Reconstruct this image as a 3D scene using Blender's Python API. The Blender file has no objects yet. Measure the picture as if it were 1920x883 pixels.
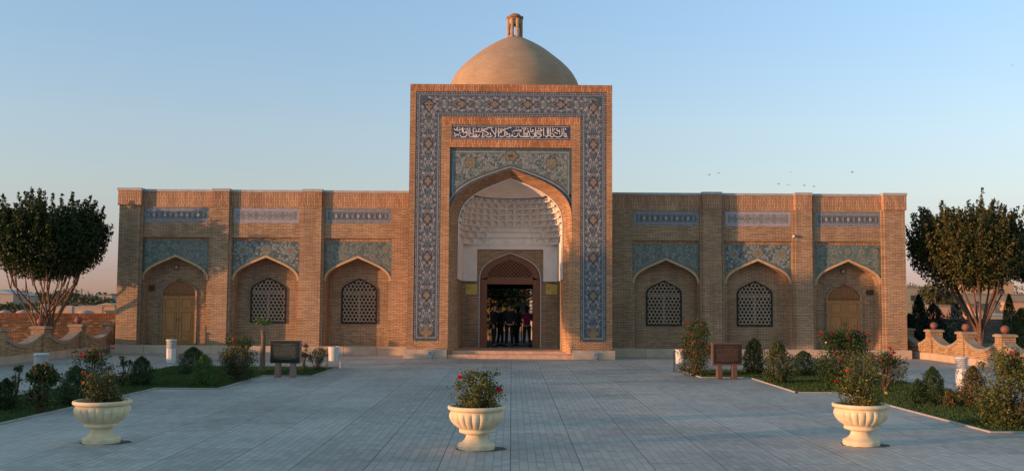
import bpy, math, random
import numpy as np
from mathutils import Matrix, Vector
random.seed(7); RNG = np.random.default_rng(7)
PI = math.pi; R = math.radians
sc = bpy.context.scene
COL = sc.collection

# ------------------------------------------------------------------ camera
F = 1850.0; U0, V0 = 960.0, 441.5; EYE = 2.3
PITCH = math.atan((565 - V0) / F); ROLL = R(0.40)
cm = bpy.data.cameras.new('camera'); cam = bpy.data.objects.new('camera', cm); COL.objects.link(cam)
cm.sensor_width = 36; cm.lens = F / 1920 * 36; cm.clip_end = 6000; cm.clip_start = .1
CM = Matrix.Rotation(PI / 2 + PITCH, 3, 'X') @ Matrix.Rotation(ROLL, 3, 'Z')
cam.location = (0, 0, EYE); cam.rotation_euler = CM.to_euler()
sc.camera = cam
def ray(u, v): return CM @ Vector(((u - U0) / F, -(v - V0) / F, -1))
def P(u, v, Y):                      # point at depth Y seen at (u,v) of the photo
    d = ray(u, v); t = Y / d.y
    return Vector((d.x * t, Y, EYE + d.z * t))
def Zc(v, Y):                        # height seen at row v on the centre line
    a = math.atan((V0 - v) / F) + PITCH
    return EYE + math.tan(a) * Y

# ------------------------------------------------------------------ light
SUN_AZ = R(68.5); SUN_EL = R(4.1)    # azimuth from the facade normal towards the left
S = Vector((-math.sin(SUN_AZ) * math.cos(SUN_EL), -math.cos(SUN_AZ) * math.cos(SUN_EL), math.sin(SUN_EL)))
ld = bpy.data.lights.new('sun', 'SUN'); ld.energy = 2.15; ld.angle = R(0.6); ld.color = (1.0, 0.47, 0.22)
lo = bpy.data.objects.new('sun', ld); COL.objects.link(lo); lo.rotation_euler = S.to_track_quat('Z', 'Y').to_euler()
lo.location = (-40, -10, 30)
w = bpy.data.worlds.new('World'); sc.world = w; w.use_nodes = True
nt = w.node_tree; bg = nt.nodes['Background']
sky = nt.nodes.new('ShaderNodeTexSky'); sky.sky_type = 'NISHITA'; sky.sun_disc = False
sky.sun_elevation = SUN_EL; sky.sun_rotation = math.atan2(S.x, S.y)
sky.air_density = 1.0; sky.dust_density = 0.3; sky.ozone_density = 2.2
# air of a hazy autumn evening: the sky's colour shifts towards the horizon
tc = nt.nodes.new('ShaderNodeTexCoord'); sx = nt.nodes.new('ShaderNodeSeparateXYZ'); nt.links.new(tc.outputs['Generated'], sx.inputs[0])
cr = nt.nodes.new('ShaderNodeValToRGB'); E_ = cr.color_ramp.elements
stops = [(0.0, (.52, .52, 1.48)), (.027, (.56, .50, 1.14)), (.059, (.74, .61, .93)), (.107, (.98, .79, .88)), (.17, (1.18, .94, .96)), (.285, (1.28, 1.12, 1.14)), (.55, (1.85, 1.45, 1.02))]
while len(E_) < len(stops): E_.new(.5)
for e_, (p_, c_) in zip(E_, stops): e_.position = p_; e_.color = tuple(x / 2.2 for x in c_) + (1,)
nt.links.new(sx.outputs[2], cr.inputs[0])
vm = nt.nodes.new('ShaderNodeVectorMath'); vm.operation = 'MULTIPLY'; nt.links.new(sky.outputs[0], vm.inputs[0]); nt.links.new(cr.outputs[0], vm.inputs[1])
vs_ = nt.nodes.new('ShaderNodeVectorMath'); vs_.operation = 'SCALE'; vs_.inputs['Scale'].default_value = 2.2; nt.links.new(vm.outputs[0], vs_.inputs[0])
nt.links.new(vs_.outputs[0], bg.inputs[0]); bg.inputs[1].default_value = 0.15
sc.view_settings.view_transform = 'Standard'; sc.view_settings.look = 'None'
sc.view_settings.exposure = 1.47; sc.view_settings.gamma = 1

# ------------------------------------------------------------------ materials
def lin(c): return tuple(c) + (1,)
def newmat(name):
    m = bpy.data.materials.new(name); m.use_nodes = True
    return m, m.node_tree, m.node_tree.nodes['Principled BSDF']
def N(t, kind, **kw):
    n = t.nodes.new('ShaderNode' + kind)
    for k, v in kw.items(): setattr(n, k, v)
    return n
def ramp(t, fac, stops):
    r = N(t, 'ValToRGB'); e = r.color_ramp.elements
    while len(e) < len(stops): e.new(0.5)
    for el, (p, c) in zip(e, stops): el.position = p; el.color = lin(c)
    t.links.new(fac, r.inputs[0]); return r.outputs[0]
def mixc(t, a, b, fac, mode='MIX'):
    m = N(t, 'Mix', data_type='RGBA', blend_type=mode)
    for s, v in ((m.inputs[0], fac), (m.inputs[6], a), (m.inputs[7], b)):
        if hasattr(v, 'is_output'): t.links.new(v, s)
        else: s.default_value = v if not isinstance(v, tuple) else lin(v)
    return m.outputs[2]
def math_(t, op, a, b=0.0):
    m = N(t, 'Math', operation=op)
    for s, v in ((m.inputs[0], a), (m.inputs[1], b)):
        if hasattr(v, 'is_output'): t.links.new(v, s)
        else: s.default_value = v
    return m.outputs[0]
def coords(t): return N(t, 'TexCoord').outputs['Object']
def noise(t, vec, scale, detail=3, rough=.55):
    n = N(t, 'TexNoise'); n.inputs['Scale'].default_value = scale; n.inputs['Detail'].default_value = detail
    n.inputs['Roughness'].default_value = rough
    if vec is not None: t.links.new(vec, n.inputs['Vector'])
    return n.outputs['Fac']
def plain(name, col, rough=.8, var=.18, scale=3.0, metal=0.0, spec=.3, bump=0.0):
    m, t, b = newmat(name); c = coords(t)
    f = noise(t, c, scale, 5)
    lo_ = tuple(x * (1 - var) for x in col); hi = tuple(min(1, x * (1 + var)) for x in col)
    t.links.new(ramp(t, f, [(.3, lo_), (.7, hi)]), b.inputs['Base Color'])
    b.inputs['Roughness'].default_value = rough; b.inputs['Metallic'].default_value = metal
    b.inputs['Specular IOR Level'].default_value = spec
    if bump:
        bp = N(t, 'Bump'); bp.inputs['Strength'].default_value = bump; bp.inputs['Distance'].default_value = .02
        t.links.new(noise(t, c, scale * 8, 4), bp.inputs['Height']); t.links.new(bp.outputs[0], b.inputs['Normal'])
    return m
def brickmat(name, c1, c2, mortar, bw=.25, bh=.07, vertical=False, ms=.012, radial=False, spot=(.62, .36, .16)):
    m, t, b = newmat(name); c = coords(t)
    sp = N(t, 'SeparateXYZ'); t.links.new(c, sp.inputs[0])
    h = math_(t, 'ADD', sp.outputs[0], sp.outputs[1]); z = sp.outputs[2]
    cb = N(t, 'CombineXYZ')
    if vertical: t.links.new(z, cb.inputs[0]); t.links.new(h, cb.inputs[1])
    else: t.links.new(h, cb.inputs[0]); t.links.new(z, cb.inputs[1])
    bt = N(t, 'TexBrick'); t.links.new(cb.outputs[0], bt.inputs['Vector'])
    bt.inputs['Scale'].default_value = 1; bt.inputs['Brick Width'].default_value = bw; bt.inputs['Row Height'].default_value = bh
    bt.inputs['Mortar Size'].default_value = ms; bt.inputs['Mortar Smooth'].default_value = .3; bt.inputs['Bias'].default_value = 0
    bt.inputs['Color1'].default_value = (0, 0, 0, 1); bt.inputs['Color2'].default_value = (1, 1, 1, 1)
    bt.inputs['Mortar'].default_value = (.5, .5, .5, 1)
    # per-brick tone, plus courses that vary in batches
    mp = N(t, 'Mapping'); mp.inputs['Scale'].default_value = (1.2, 14, 1) ; t.links.new(cb.outputs[0], mp.inputs[0])
    n1 = noise(t, mp.outputs[0], 1.0, 3, .7)
    f = math_(t, 'ADD', math_(t, 'MULTIPLY', bt.outputs['Color'], .34), math_(t, 'ADD', math_(t, 'MULTIPLY', n1, .40), .13))
    col = ramp(t, f, [(.22, tuple(x * .8 for x in c1)), (.42, c1), (.58, c2), (.78, spot)])
    col = mixc(t, col, mortar, math_(t, 'MULTIPLY', bt.outputs['Fac'], .85))
    n2 = noise(t, c, .45, 4)
    col = mixc(t, col, ramp(t, n2, [(.3, (.80, .79, .78)), (.7, (1.1, 1.09, 1.06))]), 1.0, 'MULTIPLY')
    m3 = N(t, 'Mapping'); m3.inputs['Scale'].default_value = (2.2, 2.2, .28); t.links.new(c, m3.inputs[0])      # rain streaks and damp
    col = mixc(t, col, ramp(t, noise(t, m3.outputs[0], 1.0, 4, .6), [(.36, (.76, .77, .78)), (.52, (1, 1, 1)), (.72, (1.06, 1.05, 1.04))]), .8, 'MULTIPLY')
    t.links.new(col, b.inputs['Base Color']); b.inputs['Roughness'].default_value = .9
    b.inputs['Specular IOR Level'].default_value = .2
    bp = N(t, 'Bump'); bp.inputs['Strength'].default_value = .6; bp.inputs['Distance'].default_value = .012
    t.links.new(math_(t, 'SUBTRACT', 1.0, bt.outputs['Fac']), bp.inputs['Height']); t.links.new(bp.outputs[0], b.inputs['Normal'])
    return m
BR = brickmat('buff_brick', (.38, .265, .17), (.47, .335, .22), (.17, .115, .078), spot=(.56, .39, .24))
BRV = brickmat('soldier_brick', (.42, .26, .165), (.52, .33, .215), (.19, .12, .08), vertical=True, bw=.30, bh=.075)
BRP = brickmat('portal_brick', (.43, .26, .15), (.52, .33, .195), (.21, .12, .07), spot=(.61, .39, .23))
BRPV = brickmat('portal_soldier_brick', (.44, .20, .10), (.58, .31, .16), (.22, .11, .07), vertical=True, spot=(.66, .42, .26))
BRD = brickmat('dome_brick', (.47, .33, .20), (.54, .38, .235), (.36, .25, .16), bw=.22, bh=.07, ms=.006, spot=(.58, .41, .26))
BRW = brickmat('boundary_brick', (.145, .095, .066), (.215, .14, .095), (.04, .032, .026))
BRF = brickmat('fence_brick', (.38, .25, .14), (.50, .35, .2), (.16, .12, .085))
BRG = brickmat('grey_brick', (.13, .115, .10), (.20, .17, .14), (.06, .055, .05))
MOULD = plain('moulding_brick', (.50, .34, .20), var=.2, scale=9)
STONE = plain('plinth_stone', (.46, .37, .28), rough=.65, var=.14, scale=2.2, bump=.15)
STEPM = plain('step_stone', (.52, .34, .24), rough=.7, var=.2, scale=4, bump=.15)
COPE = plain('grey_coping', (.36, .37, .37), rough=.6, var=.15, scale=5)
FCOPE = plain('rendered_coping', (.30, .245, .19), rough=.85, var=.18, scale=4, bump=.2)
PLAST = plain('white_plaster', (.80, .75, .69), rough=.85, var=.08, scale=2.5, bump=.1)
NAVY = plain('navy_glaze', (.055, .072, .092), rough=.28, var=.35, scale=7, spec=.5)
NAVY2 = plain('deep_blue_glaze', (.028, .035, .072), rough=.3, var=.3, scale=7, spec=.5)
BLUEG = plain('slate_blue_glaze', (.165, .185, .215), rough=.35, var=.3, scale=6, spec=.5)
TEAL = plain('teal_glaze', (.11, .15, .135), rough=.3, var=.35, scale=6, spec=.5)
TURQ = plain('turquoise_glaze', (.15, .24, .25), rough=.3, var=.3, scale=8, spec=.5)
WHITEG = plain('white_glaze', (.40, .40, .41), rough=.35, var=.12, scale=12, spec=.5)
IVORY = plain('ivory_glaze', (.74, .70, .64), rough=.35, var=.08, scale=12, spec=.5)
GOLD = plain('ochre_glaze', (.22, .155, .08), rough=.35, var=.25, scale=10, spec=.5)
LILAC = plain('lilac_glaze', (.30, .29, .34), rough=.4, var=.2, scale=9, spec=.4)
TILEM = [NAVY, WHITEG, GOLD, TURQ, TEAL, BLUEG, IVORY, NAVY2, LILAC]
iNAVY, iWHITE, iGOLD, iTURQ, iTEAL, iBLUE, iIVORY, iNAVY2, iLILAC = range(9)
def wood(name, a, b_, sc_=1.0):
    m, t, b = newmat(name); c = coords(t)
    mp = N(t, 'Mapping'); mp.inputs['Scale'].default_value = (14 * sc_, 14 * sc_, 1.1 * sc_); t.links.new(c, mp.inputs[0])
    t.links.new(ramp(t, noise(t, mp.outputs[0], 2.0, 6, .65), [(.3, a), (.55, b_), (.75, tuple(x * .8 for x in b_))]), b.inputs['Base Color'])
    b.inputs['Roughness'].default_value = .5; return m
WOOD = wood('carved_wood', (.28, .13, .038), (.44, .22, .07))
WOODR = wood('red_brown_wood', (.14, .045, .016), (.22, .078, .026))
DARK = plain('dark_interior', (.02, .017, .014), rough=.9, var=.2)
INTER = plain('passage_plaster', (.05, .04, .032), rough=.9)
BLACKM = plain('black_iron', (.012, .012, .012), rough=.5)
LATT = plain('carved_screen', (.32, .25, .18), rough=.8, var=.15, scale=6)
BRASS = plain('brass', (.50, .36, .10), rough=.38, var=.35, scale=5, metal=.7)
WHITEP = plain('white_paint', (.56, .58, .58), rough=.45, var=.06, scale=5)
CREAM = plain('cream_concrete', (.66, .555, .37), rough=.75, var=.16, scale=6, bump=.25)
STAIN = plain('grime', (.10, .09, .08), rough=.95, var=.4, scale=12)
SOIL = plain('soil', (.035, .025, .018), rough=1, var=.4, scale=20, bump=.6)
GRAN = plain('red_granite', (.12, .075, .06), rough=.6, var=.25, scale=30)
GRANG = plain('grey_granite', (.24, .16, .135), rough=.6, var=.25, scale=30)
SLATE = plain('dark_green_panel', (.012, .022, .02), rough=.35, var=.2)
BRONZE = plain('brown_panel', (.03, .023, .018), rough=.4, var=.2)
LETT = plain('engraved_letter', (.11, .13, .12), rough=.5)
LETT2 = plain('engraved_letter_bronze', (.16, .10, .07), rough=.5)
BALL = plain('red_stone_ball', (.20, .085, .06), rough=.6, var=.25, scale=12)
BARK = plain('bark', (.17, .11, .075), rough=.95, var=.35, scale=14, bump=.6)
BARKR = plain('warm_bark', (.17, .105, .075), rough=.95, var=.35, scale=14, bump=.6)
TWIG = plain('twig', (.10, .075, .045), rough=.9, var=.3, scale=20)
def leafmat(name, cols, rough=.55, trans=.12):
    m, t, b = newmat(name)
    g = N(t, 'NewGeometry'); n = len(cols)
    col = ramp(t, g.outputs['Random Per Island'], [((i + .5) / n, c) for i, c in enumerate(cols)])
    t.links.new(col, b.inputs['Base Color']); b.inputs['Roughness'].default_value = rough
    b.inputs['Specular IOR Level'].default_value = .25
    if trans:
        tr = N(t, 'BsdfTranslucent'); t.links.new(col, tr.inputs[0]); ms = N(t, 'MixShader'); ms.inputs[0].default_value = trans
        t.links.new(b.outputs[0], ms.inputs[1]); t.links.new(tr.outputs[0], ms.inputs[2])
        t.links.new(ms.outputs[0], t.nodes['Material Output'].inputs[0])
    return m
LF_TREE = leafmat('tree_leaves', [(.014, .034, .010), (.022, .048, .013), (.032, .06, .017), (.05, .066, .02)])
LF_TREE2 = leafmat('autumn_tree_leaves', [(.028, .045, .014), (.045, .062, .018), (.07, .078, .024), (.12, .09, .03)])
LF_ROSE = leafmat('rose_leaves', [(.026, .055, .018), (.042, .08, .024), (.07, .10, .03), (.10, .07, .025)])
LF_BRIGHT = leafmat('bright_leaves', [(.04, .09, .02), (.06, .13, .03), (.10, .16, .04)])
LF_CON = leafmat('conifer_needles', [(.022, .05, .018), (.036, .072, .022), (.05, .09, .028)])
LF_BROWN = leafmat('browning_needles', [(.07, .07, .025), (.13, .09, .035), (.17, .10, .045), (.05, .07, .02)])
LF_YEL = leafmat('yellowing_leaves', [(.04, .07, .02), (.10, .11, .03), (.15, .14, .03), (.06, .09, .02)])
LF_DARKC = leafmat('dark_conifer', [(.012, .025, .014), (.02, .035, .016), (.03, .045, .02)])
LF_CYP = leafmat('cypress_foliage', [(.04, .08, .014), (.07, .11, .02), (.09, .13, .03)])
LF_FAR = leafmat('far_foliage', [(.04, .055, .025), (.06, .075, .03), (.09, .09, .04)], trans=0)
LF_GRASS = leafmat('grass_blades', [(.03, .065, .014), (.046, .095, .02), (.07, .12, .028)])
RED = leafmat('crimson_petals', [(.42, .012, .05), (.55, .02, .06), (.38, .008, .03)], trans=.15)
ORANGE = leafmat('orange_petals', [(.62, .16, .03), (.70, .26, .04), (.55, .12, .03)], trans=.15)
PINKW = leafmat('pale_petals', [(.75, .6, .58), (.7, .45, .48)], trans=.15)
YELP = leafmat('yellow_petals', [(.65, .42, .05), (.7, .5, .08)], trans=.15)
def paving():
    m, t, b = newmat('grey_pavers'); c = coords(t)
    sp = N(t, 'SeparateXYZ'); t.links.new(c, sp.inputs[0]); cb = N(t, 'CombineXYZ')
    t.links.new(sp.outputs[1], cb.inputs[0]); t.links.new(sp.outputs[0], cb.inputs[1])
    def bt(w_, h_, ms, off=.5):
        n = N(t, 'TexBrick'); t.links.new(cb.outputs[0], n.inputs['Vector']); n.offset = off
        n.inputs['Scale'].default_value = 1; n.inputs['Brick Width'].default_value = w_; n.inputs['Row Height'].default_value = h_
        n.inputs['Mortar Size'].default_value = ms; n.inputs['Mortar Smooth'].default_value = .2
        n.inputs['Color1'].default_value = (0, 0, 0, 1); n.inputs['Color2'].default_value = (1, 1, 1, 1); n.inputs['Mortar'].default_value = (.5, .5, .5, 1)
        return n
    a = bt(.25, .125, .006); s_ = bt(3.1, 1.0, .008, .37)
    f = math_(t, 'ADD', math_(t, 'MULTIPLY', a.outputs['Color'], .35), math_(t, 'ADD', math_(t, 'MULTIPLY', s_.outputs['Color'], .32), math_(t, 'MULTIPLY', noise(t, c, 1.3, 5, .65), .4)))
    col = ramp(t, f, [(.25, (.32, .32, .315)), (.5, (.395, .392, .385)), (.75, (.465, .46, .445))])
    st = noise(t, c, .22, 4)
    col = mixc(t, col, ramp(t, st, [(.32, (.72, .73, .74)), (.5, (.96, .96, .955)), (.68, (1.10, 1.09, 1.07))]), 1.0, 'MULTIPLY')
    col = mixc(t, col, (.13, .125, .12), math_(t, 'MULTIPLY', a.outputs['Fac'], math_(t, 'MULTIPLY', noise(t, c, .9, 4), 1.0)))
    col = mixc(t, col, (.09, .09, .092), math_(t, 'MULTIPLY', s_.outputs['Fac'], math_(t, 'MULTIPLY', noise(t, c, .7, 3), 1.7)))
    t.links.new(col, b.inputs['Base Color']); b.inputs['Roughness'].default_value = .62; b.inputs['Specular IOR Level'].default_value = .35
    bp = N(t, 'Bump'); bp.inputs['Strength'].default_value = .7; bp.inputs['Distance'].default_value = .01
    hh = math_(t, 'SUBTRACT', math_(t, 'MULTIPLY', noise(t, c, 22, 3), .4), math_(t, 'ADD', a.outputs['Fac'], s_.outputs['Fac']))
    t.links.new(hh, bp.inputs['Height']); t.links.new(bp.outputs[0], b.inputs['Normal'])
    return m
PAVE = paving()
EARTH = plain('dry_earth', (.10, .085, .05), rough=1, var=.45, scale=.25, bump=.3)
KERB = plain('kerb_concrete', (.33, .32, .30), var=.15, scale=4)
LAWN = plain('lawn_soil', (.028, .045, .016), rough=1, var=.4, scale=3, bump=.5)
FIELD = plain('dry_field', (.16, .12, .06), rough=1, var=.3, scale=.3)

# ------------------------------------------------------------------ mesh helpers
class MB:
    def __init__(s): s.v = []; s.f = []; s.m = []
    def add(s, vs, fs, mi=0):
        o = len(s.v); s.v += [tuple(p) for p in vs]
        for f in fs: s.f.append(tuple(i + o for i in f)); s.m.append(mi)
    def quad(s, a, b, c, d, mi=0): s.add([a, b, c, d], [(0, 1, 2, 3)], mi)
    def box(s, x0, x1, y0, y1, z0, z1, mi=0):
        s.add([(x0, y0, z0), (x1, y0, z0), (x1, y1, z0), (x0, y1, z0), (x0, y0, z1), (x1, y0, z1), (x1, y1, z1), (x0, y1, z1)],
              [(0, 3, 2, 1), (4, 5, 6, 7), (0, 1, 5, 4), (1, 2, 6, 5), (2, 3, 7, 6), (3, 0, 4, 7)], mi)
    def prism(s, poly, y0, y1, mi=0):      # poly in x,z extruded along y
        n = len(poly); s.add([(x, y0, z) for x, z in poly] + [(x, y1, z) for x, z in poly],
              [tuple(range(n)), tuple(range(2 * n - 1, n - 1, -1))] + [((i + 1) % n, i, n + i, n + (i + 1) % n) for i in range(n)], mi)
    def vprism(s, poly, z0, z1, mi=0):     # poly in x,y extruded along z
        n = len(poly); s.add([(x, y, z0) for x, y in poly] + [(x, y, z1) for x, y in poly],
              [tuple(range(n - 1, -1, -1)), tuple(range(n, 2 * n))] + [(i, (i + 1) % n, n + (i + 1) % n, n + i) for i in range(n)], mi)
    def tube(s, pts, rad, n=8, mi=0, cap=True):
        pts = [Vector(p) for p in pts]; vs = []
        for i, p in enumerate(pts):
            d = (pts[min(i + 1, len(pts) - 1)] - pts[max(i - 1, 0)]).normalized()
            up = Vector((0, 0, 1)) if abs(d.z) < .9 else Vector((1, 0, 0))
            a = d.cross(up).normalized(); b = d.cross(a).normalized()
            r = rad[i] if hasattr(rad, '__len__') else rad
            for k in range(n):
                t = 2 * PI * k / n; vs.append(p + a * (r * math.cos(t)) + b * (r * math.sin(t)))
        fs = [(i * n + k, i * n + (k + 1) % n, (i + 1) * n + (k + 1) % n, (i + 1) * n + k) for i in range(len(pts) - 1) for k in range(n)]
        if cap: fs += [tuple(range(n)), tuple(range((len(pts) - 1) * n, len(pts) * n))]
        s.add(vs, fs, mi)
    def lathe(s, prof, c=(0, 0, 0), n=32, mi=0, mod=None, ph=0.0):
        vs = []
        for r, z in prof:
            for k in range(n):
                t = 2 * PI * k / n + ph; rr = r * (mod(t, z) if mod else 1)
                vs.append((c[0] + rr * math.cos(t), c[1] + rr * math.sin(t), c[2] + z))
        fs = [(i * n + k, i * n + (k + 1) % n, (i + 1) * n + (k + 1) % n, (i + 1) * n + k) for i in range(len(prof) - 1) for k in range(n)]
        s.add(vs, fs, mi)
    def ribbon(s, pts, w_, y, mi=1):       # flat band in the x,z plane at depth y
        L = []; n = len(pts)
        for i in range(n):
            a = pts[max(i - 1, 0)]; b = pts[min(i + 1, n - 1)]; dx, dz = b[0] - a[0], b[1] - a[1]; l = math.hypot(dx, dz) or 1
            ww = (w_[i] if hasattr(w_, '__len__') else w_) / 2
            L.append((pts[i][0] - dz / l * ww, pts[i][1] + dx / l * ww, pts[i][0] + dz / l * ww, pts[i][1] - dx / l * ww))
        vs = []
        for a in L: vs += [(a[0], y, a[1]), (a[2], y, a[3])]
        s.add(vs, [(2 * i, 2 * i + 1, 2 * i + 3, 2 * i + 2) for i in range(n - 1)], mi)
    def disc(s, x, z, r, y, mi=1, n=8, lobes=0, amp=.3, sx=1, sz=1):
        vs = [(x, y, z)]
        for k in range(n):
            t = 2 * PI * k / n; rr = r * (1 + amp * math.cos(lobes * t)) if lobes else r
            vs.append((x + sx * rr * math.cos(t), y, z + sz * rr * math.sin(t)))
        s.add(vs, [(0, 1 + k, 1 + (k + 1) % n) for k in range(n)], mi)
    def build(s, name, mats, parent=None, smooth=False, bevel=0):
        me = bpy.data.meshes.new(name); me.from_pydata(s.v, [], s.f)
        mats = mats if isinstance(mats, (list, tuple)) else [mats]
        for m in mats: me.materials.append(m)
        me.polygons.foreach_set('material_index', s.m)
        if smooth: me.polygons.foreach_set('use_smooth', [True] * len(s.f))
        me.update(); o = bpy.data.objects.new(name, me); COL.objects.link(o)
        if parent: o.parent = parent
        if smooth and smooth != 'all':
            try: me.set_sharp_from_angle(angle=R(45))
            except Exception: pass
        if bevel:
            b = o.modifiers.new('bevel', 'BEVEL'); b.width = bevel; b.segments = 2; b.limit_method = 'ANGLE'
        return o
def tag(o, label=None, cat=None, group=None, kind=None):
    if label: o['label'] = label
    if cat: o['category'] = cat
    if group: o['group'] = group
    if kind: o['kind'] = kind
    return o
def empty(name, loc=(0, 0, 0), rz=0, **kw):
    o = bpy.data.objects.new(name, None); COL.objects.link(o); o.location = loc; o.rotation_euler = (0, 0, rz); o.empty_display_size = .3
    return tag(o, **kw)
def copy_tree(o, parent=None):
    c = o.copy(); COL.objects.link(c); c.parent = parent
    for ch in list(o.children): copy_tree(ch, c)
    return c
def structure(o): o['kind'] = 'structure'; return o

# pointed (four-centred) arch: right half from spring to apex
def arch(cx, w_, zs, r, n=14, k=.62, sl=.37, p1=.55):
    P0, P1, P2, P3 = (w_, 0), (w_, p1 * r), (k * w_, r - k * w_ * sl * (r / w_) / .9), (0, r)
    h = []
    for i in range(n + 1):
        t = i / n; a, b, c, d = (1 - t) ** 3, 3 * t * (1 - t) ** 2, 3 * t * t * (1 - t), t ** 3
        h.append((a * P0[0] + b * P1[0] + c * P2[0] + d * P3[0], a * P0[1] + b * P1[1] + c * P2[1] + d * P3[1]))
    return [(cx - x, zs + z) for x, z in h] + [(cx + x, zs + z) for x, z in h[-2::-1]]
def arch_wall(mb, pts, x0, x1, z0, z1, y, mi=0):
    """wall face x0..x1, z0..z1 with an arched opening whose curve is pts (left spring .. apex .. right spring)"""
    zs = pts[0][1]; xl, xr = pts[0][0], pts[-1][0]
    if xl > x0 + 1e-4: mb.quad((x0, y, z0), (xl, y, z0), (xl, y, zs), (x0, y, zs), mi); mb.quad((x0, y, zs), (xl, y, zs), (xl, y, z1), (x0, y, z1), mi)
    if xr < x1 - 1e-4: mb.quad((xr, y, z0), (x1, y, z0), (x1, y, zs), (xr, y, zs), mi); mb.quad((xr, y, zs), (x1, y, zs), (x1, y, z1), (xr, y, z1), mi)
    for a, b in zip(pts, pts[1:]): mb.quad((a[0], y, a[1]), (b[0], y, b[1]), (b[0], y, z1), (a[0], y, z1), mi)
def full(pts, z0): return [(pts[0][0], z0)] + list(pts) + [(pts[-1][0], z0)]
def loft(mb, A, ya, B, yb, mi=0):
    for i in range(len(A) - 1): mb.quad((A[i][0], ya, A[i][1]), (A[i + 1][0], ya, A[i + 1][1]), (B[i + 1][0], yb, B[i + 1][1]), (B[i][0], yb, B[i][1]), mi)
def fill(mb, pts, z0, y, mi=0):          # filled arch shape
    for a, b in zip(pts, pts[1:]): mb.quad((a[0], y, z0), (b[0], y, z0), (b[0], y, b[1]), (a[0], y, a[1]), mi)
def archband(mb, A, B, y0, y1, mi=0):    # solid band between curves A (outer) and B (inner), front face at y0
    for i in range(len(A) - 1):
        a, b, c, d = A[i], A[i + 1], B[i + 1], B[i]
        mb.quad((a[0], y0, a[1]), (b[0], y0, b[1]), (c[0], y0, c[1]), (d[0], y0, d[1]), mi)
    loft(mb, A, y0, A, y1, mi); loft(mb, B, y0, B, y1, mi)
def clip(seg, poly):                     # Cyrus-Beck, convex polygon, counter-clockwise
    (x0, z0), (x1, z1) = seg; dx, dz = x1 - x0, z1 - z0; t0, t1 = 0, 1
    for i in range(len(poly)):
        a, b = poly[i], poly[(i + 1) % len(poly)]; nx, nz = -(b[1] - a[1]), b[0] - a[0]
        num = nx * (x0 - a[0]) + nz * (z0 - a[1]); den = nx * dx + nz * dz
        if abs(den) < 1e-9:
            if num < 0: return None
        else:
            t = -num / den
            if den > 0: t0 = max(t0, t)
            else: t1 = min(t1, t)
    if t0 >= t1: return None
    return (x0 + t0 * dx, z0 + t0 * dz), (x0 + t1 * dx, z0 + t1 * dz)
def bar(mb, a, b, w_, y0, y1, mi=0):
    dx, dz = b[0] - a[0], b[1] - a[1]; l = math.hypot(dx, dz)
    if l < 1e-4: return
    nx, nz = -dz / l * w_ / 2, dx / l * w_ / 2
    mb.prism([(a[0] - nx, a[1] - nz), (b[0] - nx, b[1] - nz), (b[0] + nx, b[1] + nz), (a[0] + nx, a[1] + nz)], y0, y1, mi)
def spiral(cx, cz, r, turns, a0, flip=1, n=14):
    return [(cx + flip * r * (1 - i / n * .85) * math.cos(a0 + turns * 2 * PI * i / n), cz + r * (1 - i / n * .85) * math.sin(a0 + turns * 2 * PI * i / n)) for i in range(n + 1)]

# ================================================================== THE BUILDING
B = empty('shrine_building', (0, 39.8, 0), label='low buff brick shrine with a tall tiled central portal, brick dome and two arcaded wings', cat='building')
def part(mb, name, mats, parent=None, **kw):
    o = mb.build(name, mats, None, **kw); p = parent or B
    o.parent = p; o.matrix_parent_inverse = Matrix.Translation(-Vector(B.location))
    return o
def sub(mb, name, mats, p, **kw):
    o = mb.build(name, mats, None, **kw); o.parent = p; return o
YF, YW, YP, YS, YN = 39.8, 42.0, 41.84, 42.14, 42.75    # portal front, wing wall, pilaster front, spandrel, niche back
CX = -0.07
z = lambda v, Y=YF: Zc(v, Y)
PT, PW = z(159), 4.12                                    # portal top / half width
TO, TI, FI = 3.88, 2.83, 2.48                            # tile outer, tile inner, frame inner half widths
zt0, zt1, zi0, zi1, zsp = z(172.5), z(219.5), z(262.5), z(235), z(277)
zTb, zPl, zFl = z(640), z(656), .30
ZS = z(408); RISE = z(317) - ZS                          # portal arch
RP = [(-1, -1)]
A0 = arch(CX, FI, ZS, RISE)                              # front edge
A1 = arch(CX, 2.15, z(420, 40.45), z(334.5, 40.45) - z(420, 40.45))   # back edge of the splayed reveal
# portal brick body
mb = MB()
def fr(x0, x1, z0, z1, y=YF, mi=0): mb.quad((CX + x0, y, z0), (CX + x1, y, z0), (CX + x1, y, z1), (CX + x0, y, z1), mi)
fr(-PW, -TO, zPl, PT - .3); fr(TO, PW, zPl, PT - .3); fr(-PW, PW, PT - .3, PT, mi=1)          # outer border
fr(-TO, -TI, zPl, zTb); fr(TI, TO, zPl, zTb)                                                # below the tile
fr(-TI, -FI, zPl, zi1); fr(FI, TI, zPl, zi1); fr(-TI, TI, zi1, zt1, mi=1)
fr(-FI - .0, FI, zsp, zi0, mi=1); fr(-FI, -2.42, zi0, zi1); fr(2.42, FI, zi0, zi1)
for s in (-1, 1):                                       # outer sides of the block
    mb.quad((CX + s * PW, YF, 0), (CX + s * PW, 50, 0), (CX + s * PW, 50, PT), (CX + s * PW, YF, PT))
mb.quad((CX - PW, YF, PT), (CX + PW, YF, PT), (CX + PW, 41.0, PT), (CX - PW, 41.0, PT))       # top of screen wall
mb.quad((CX - PW, 41.0, PT - 1.2), (CX + PW, 41.0, PT - 1.2), (CX + PW, 50, PT - 1.2), (CX - PW, 50, PT - 1.2))
mb.quad((CX - PW, 41.0, PT - 1.2), (CX + PW, 41.0, PT - 1.2), (CX + PW, 41.0, PT), (CX - PW, 41.0, PT))
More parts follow.
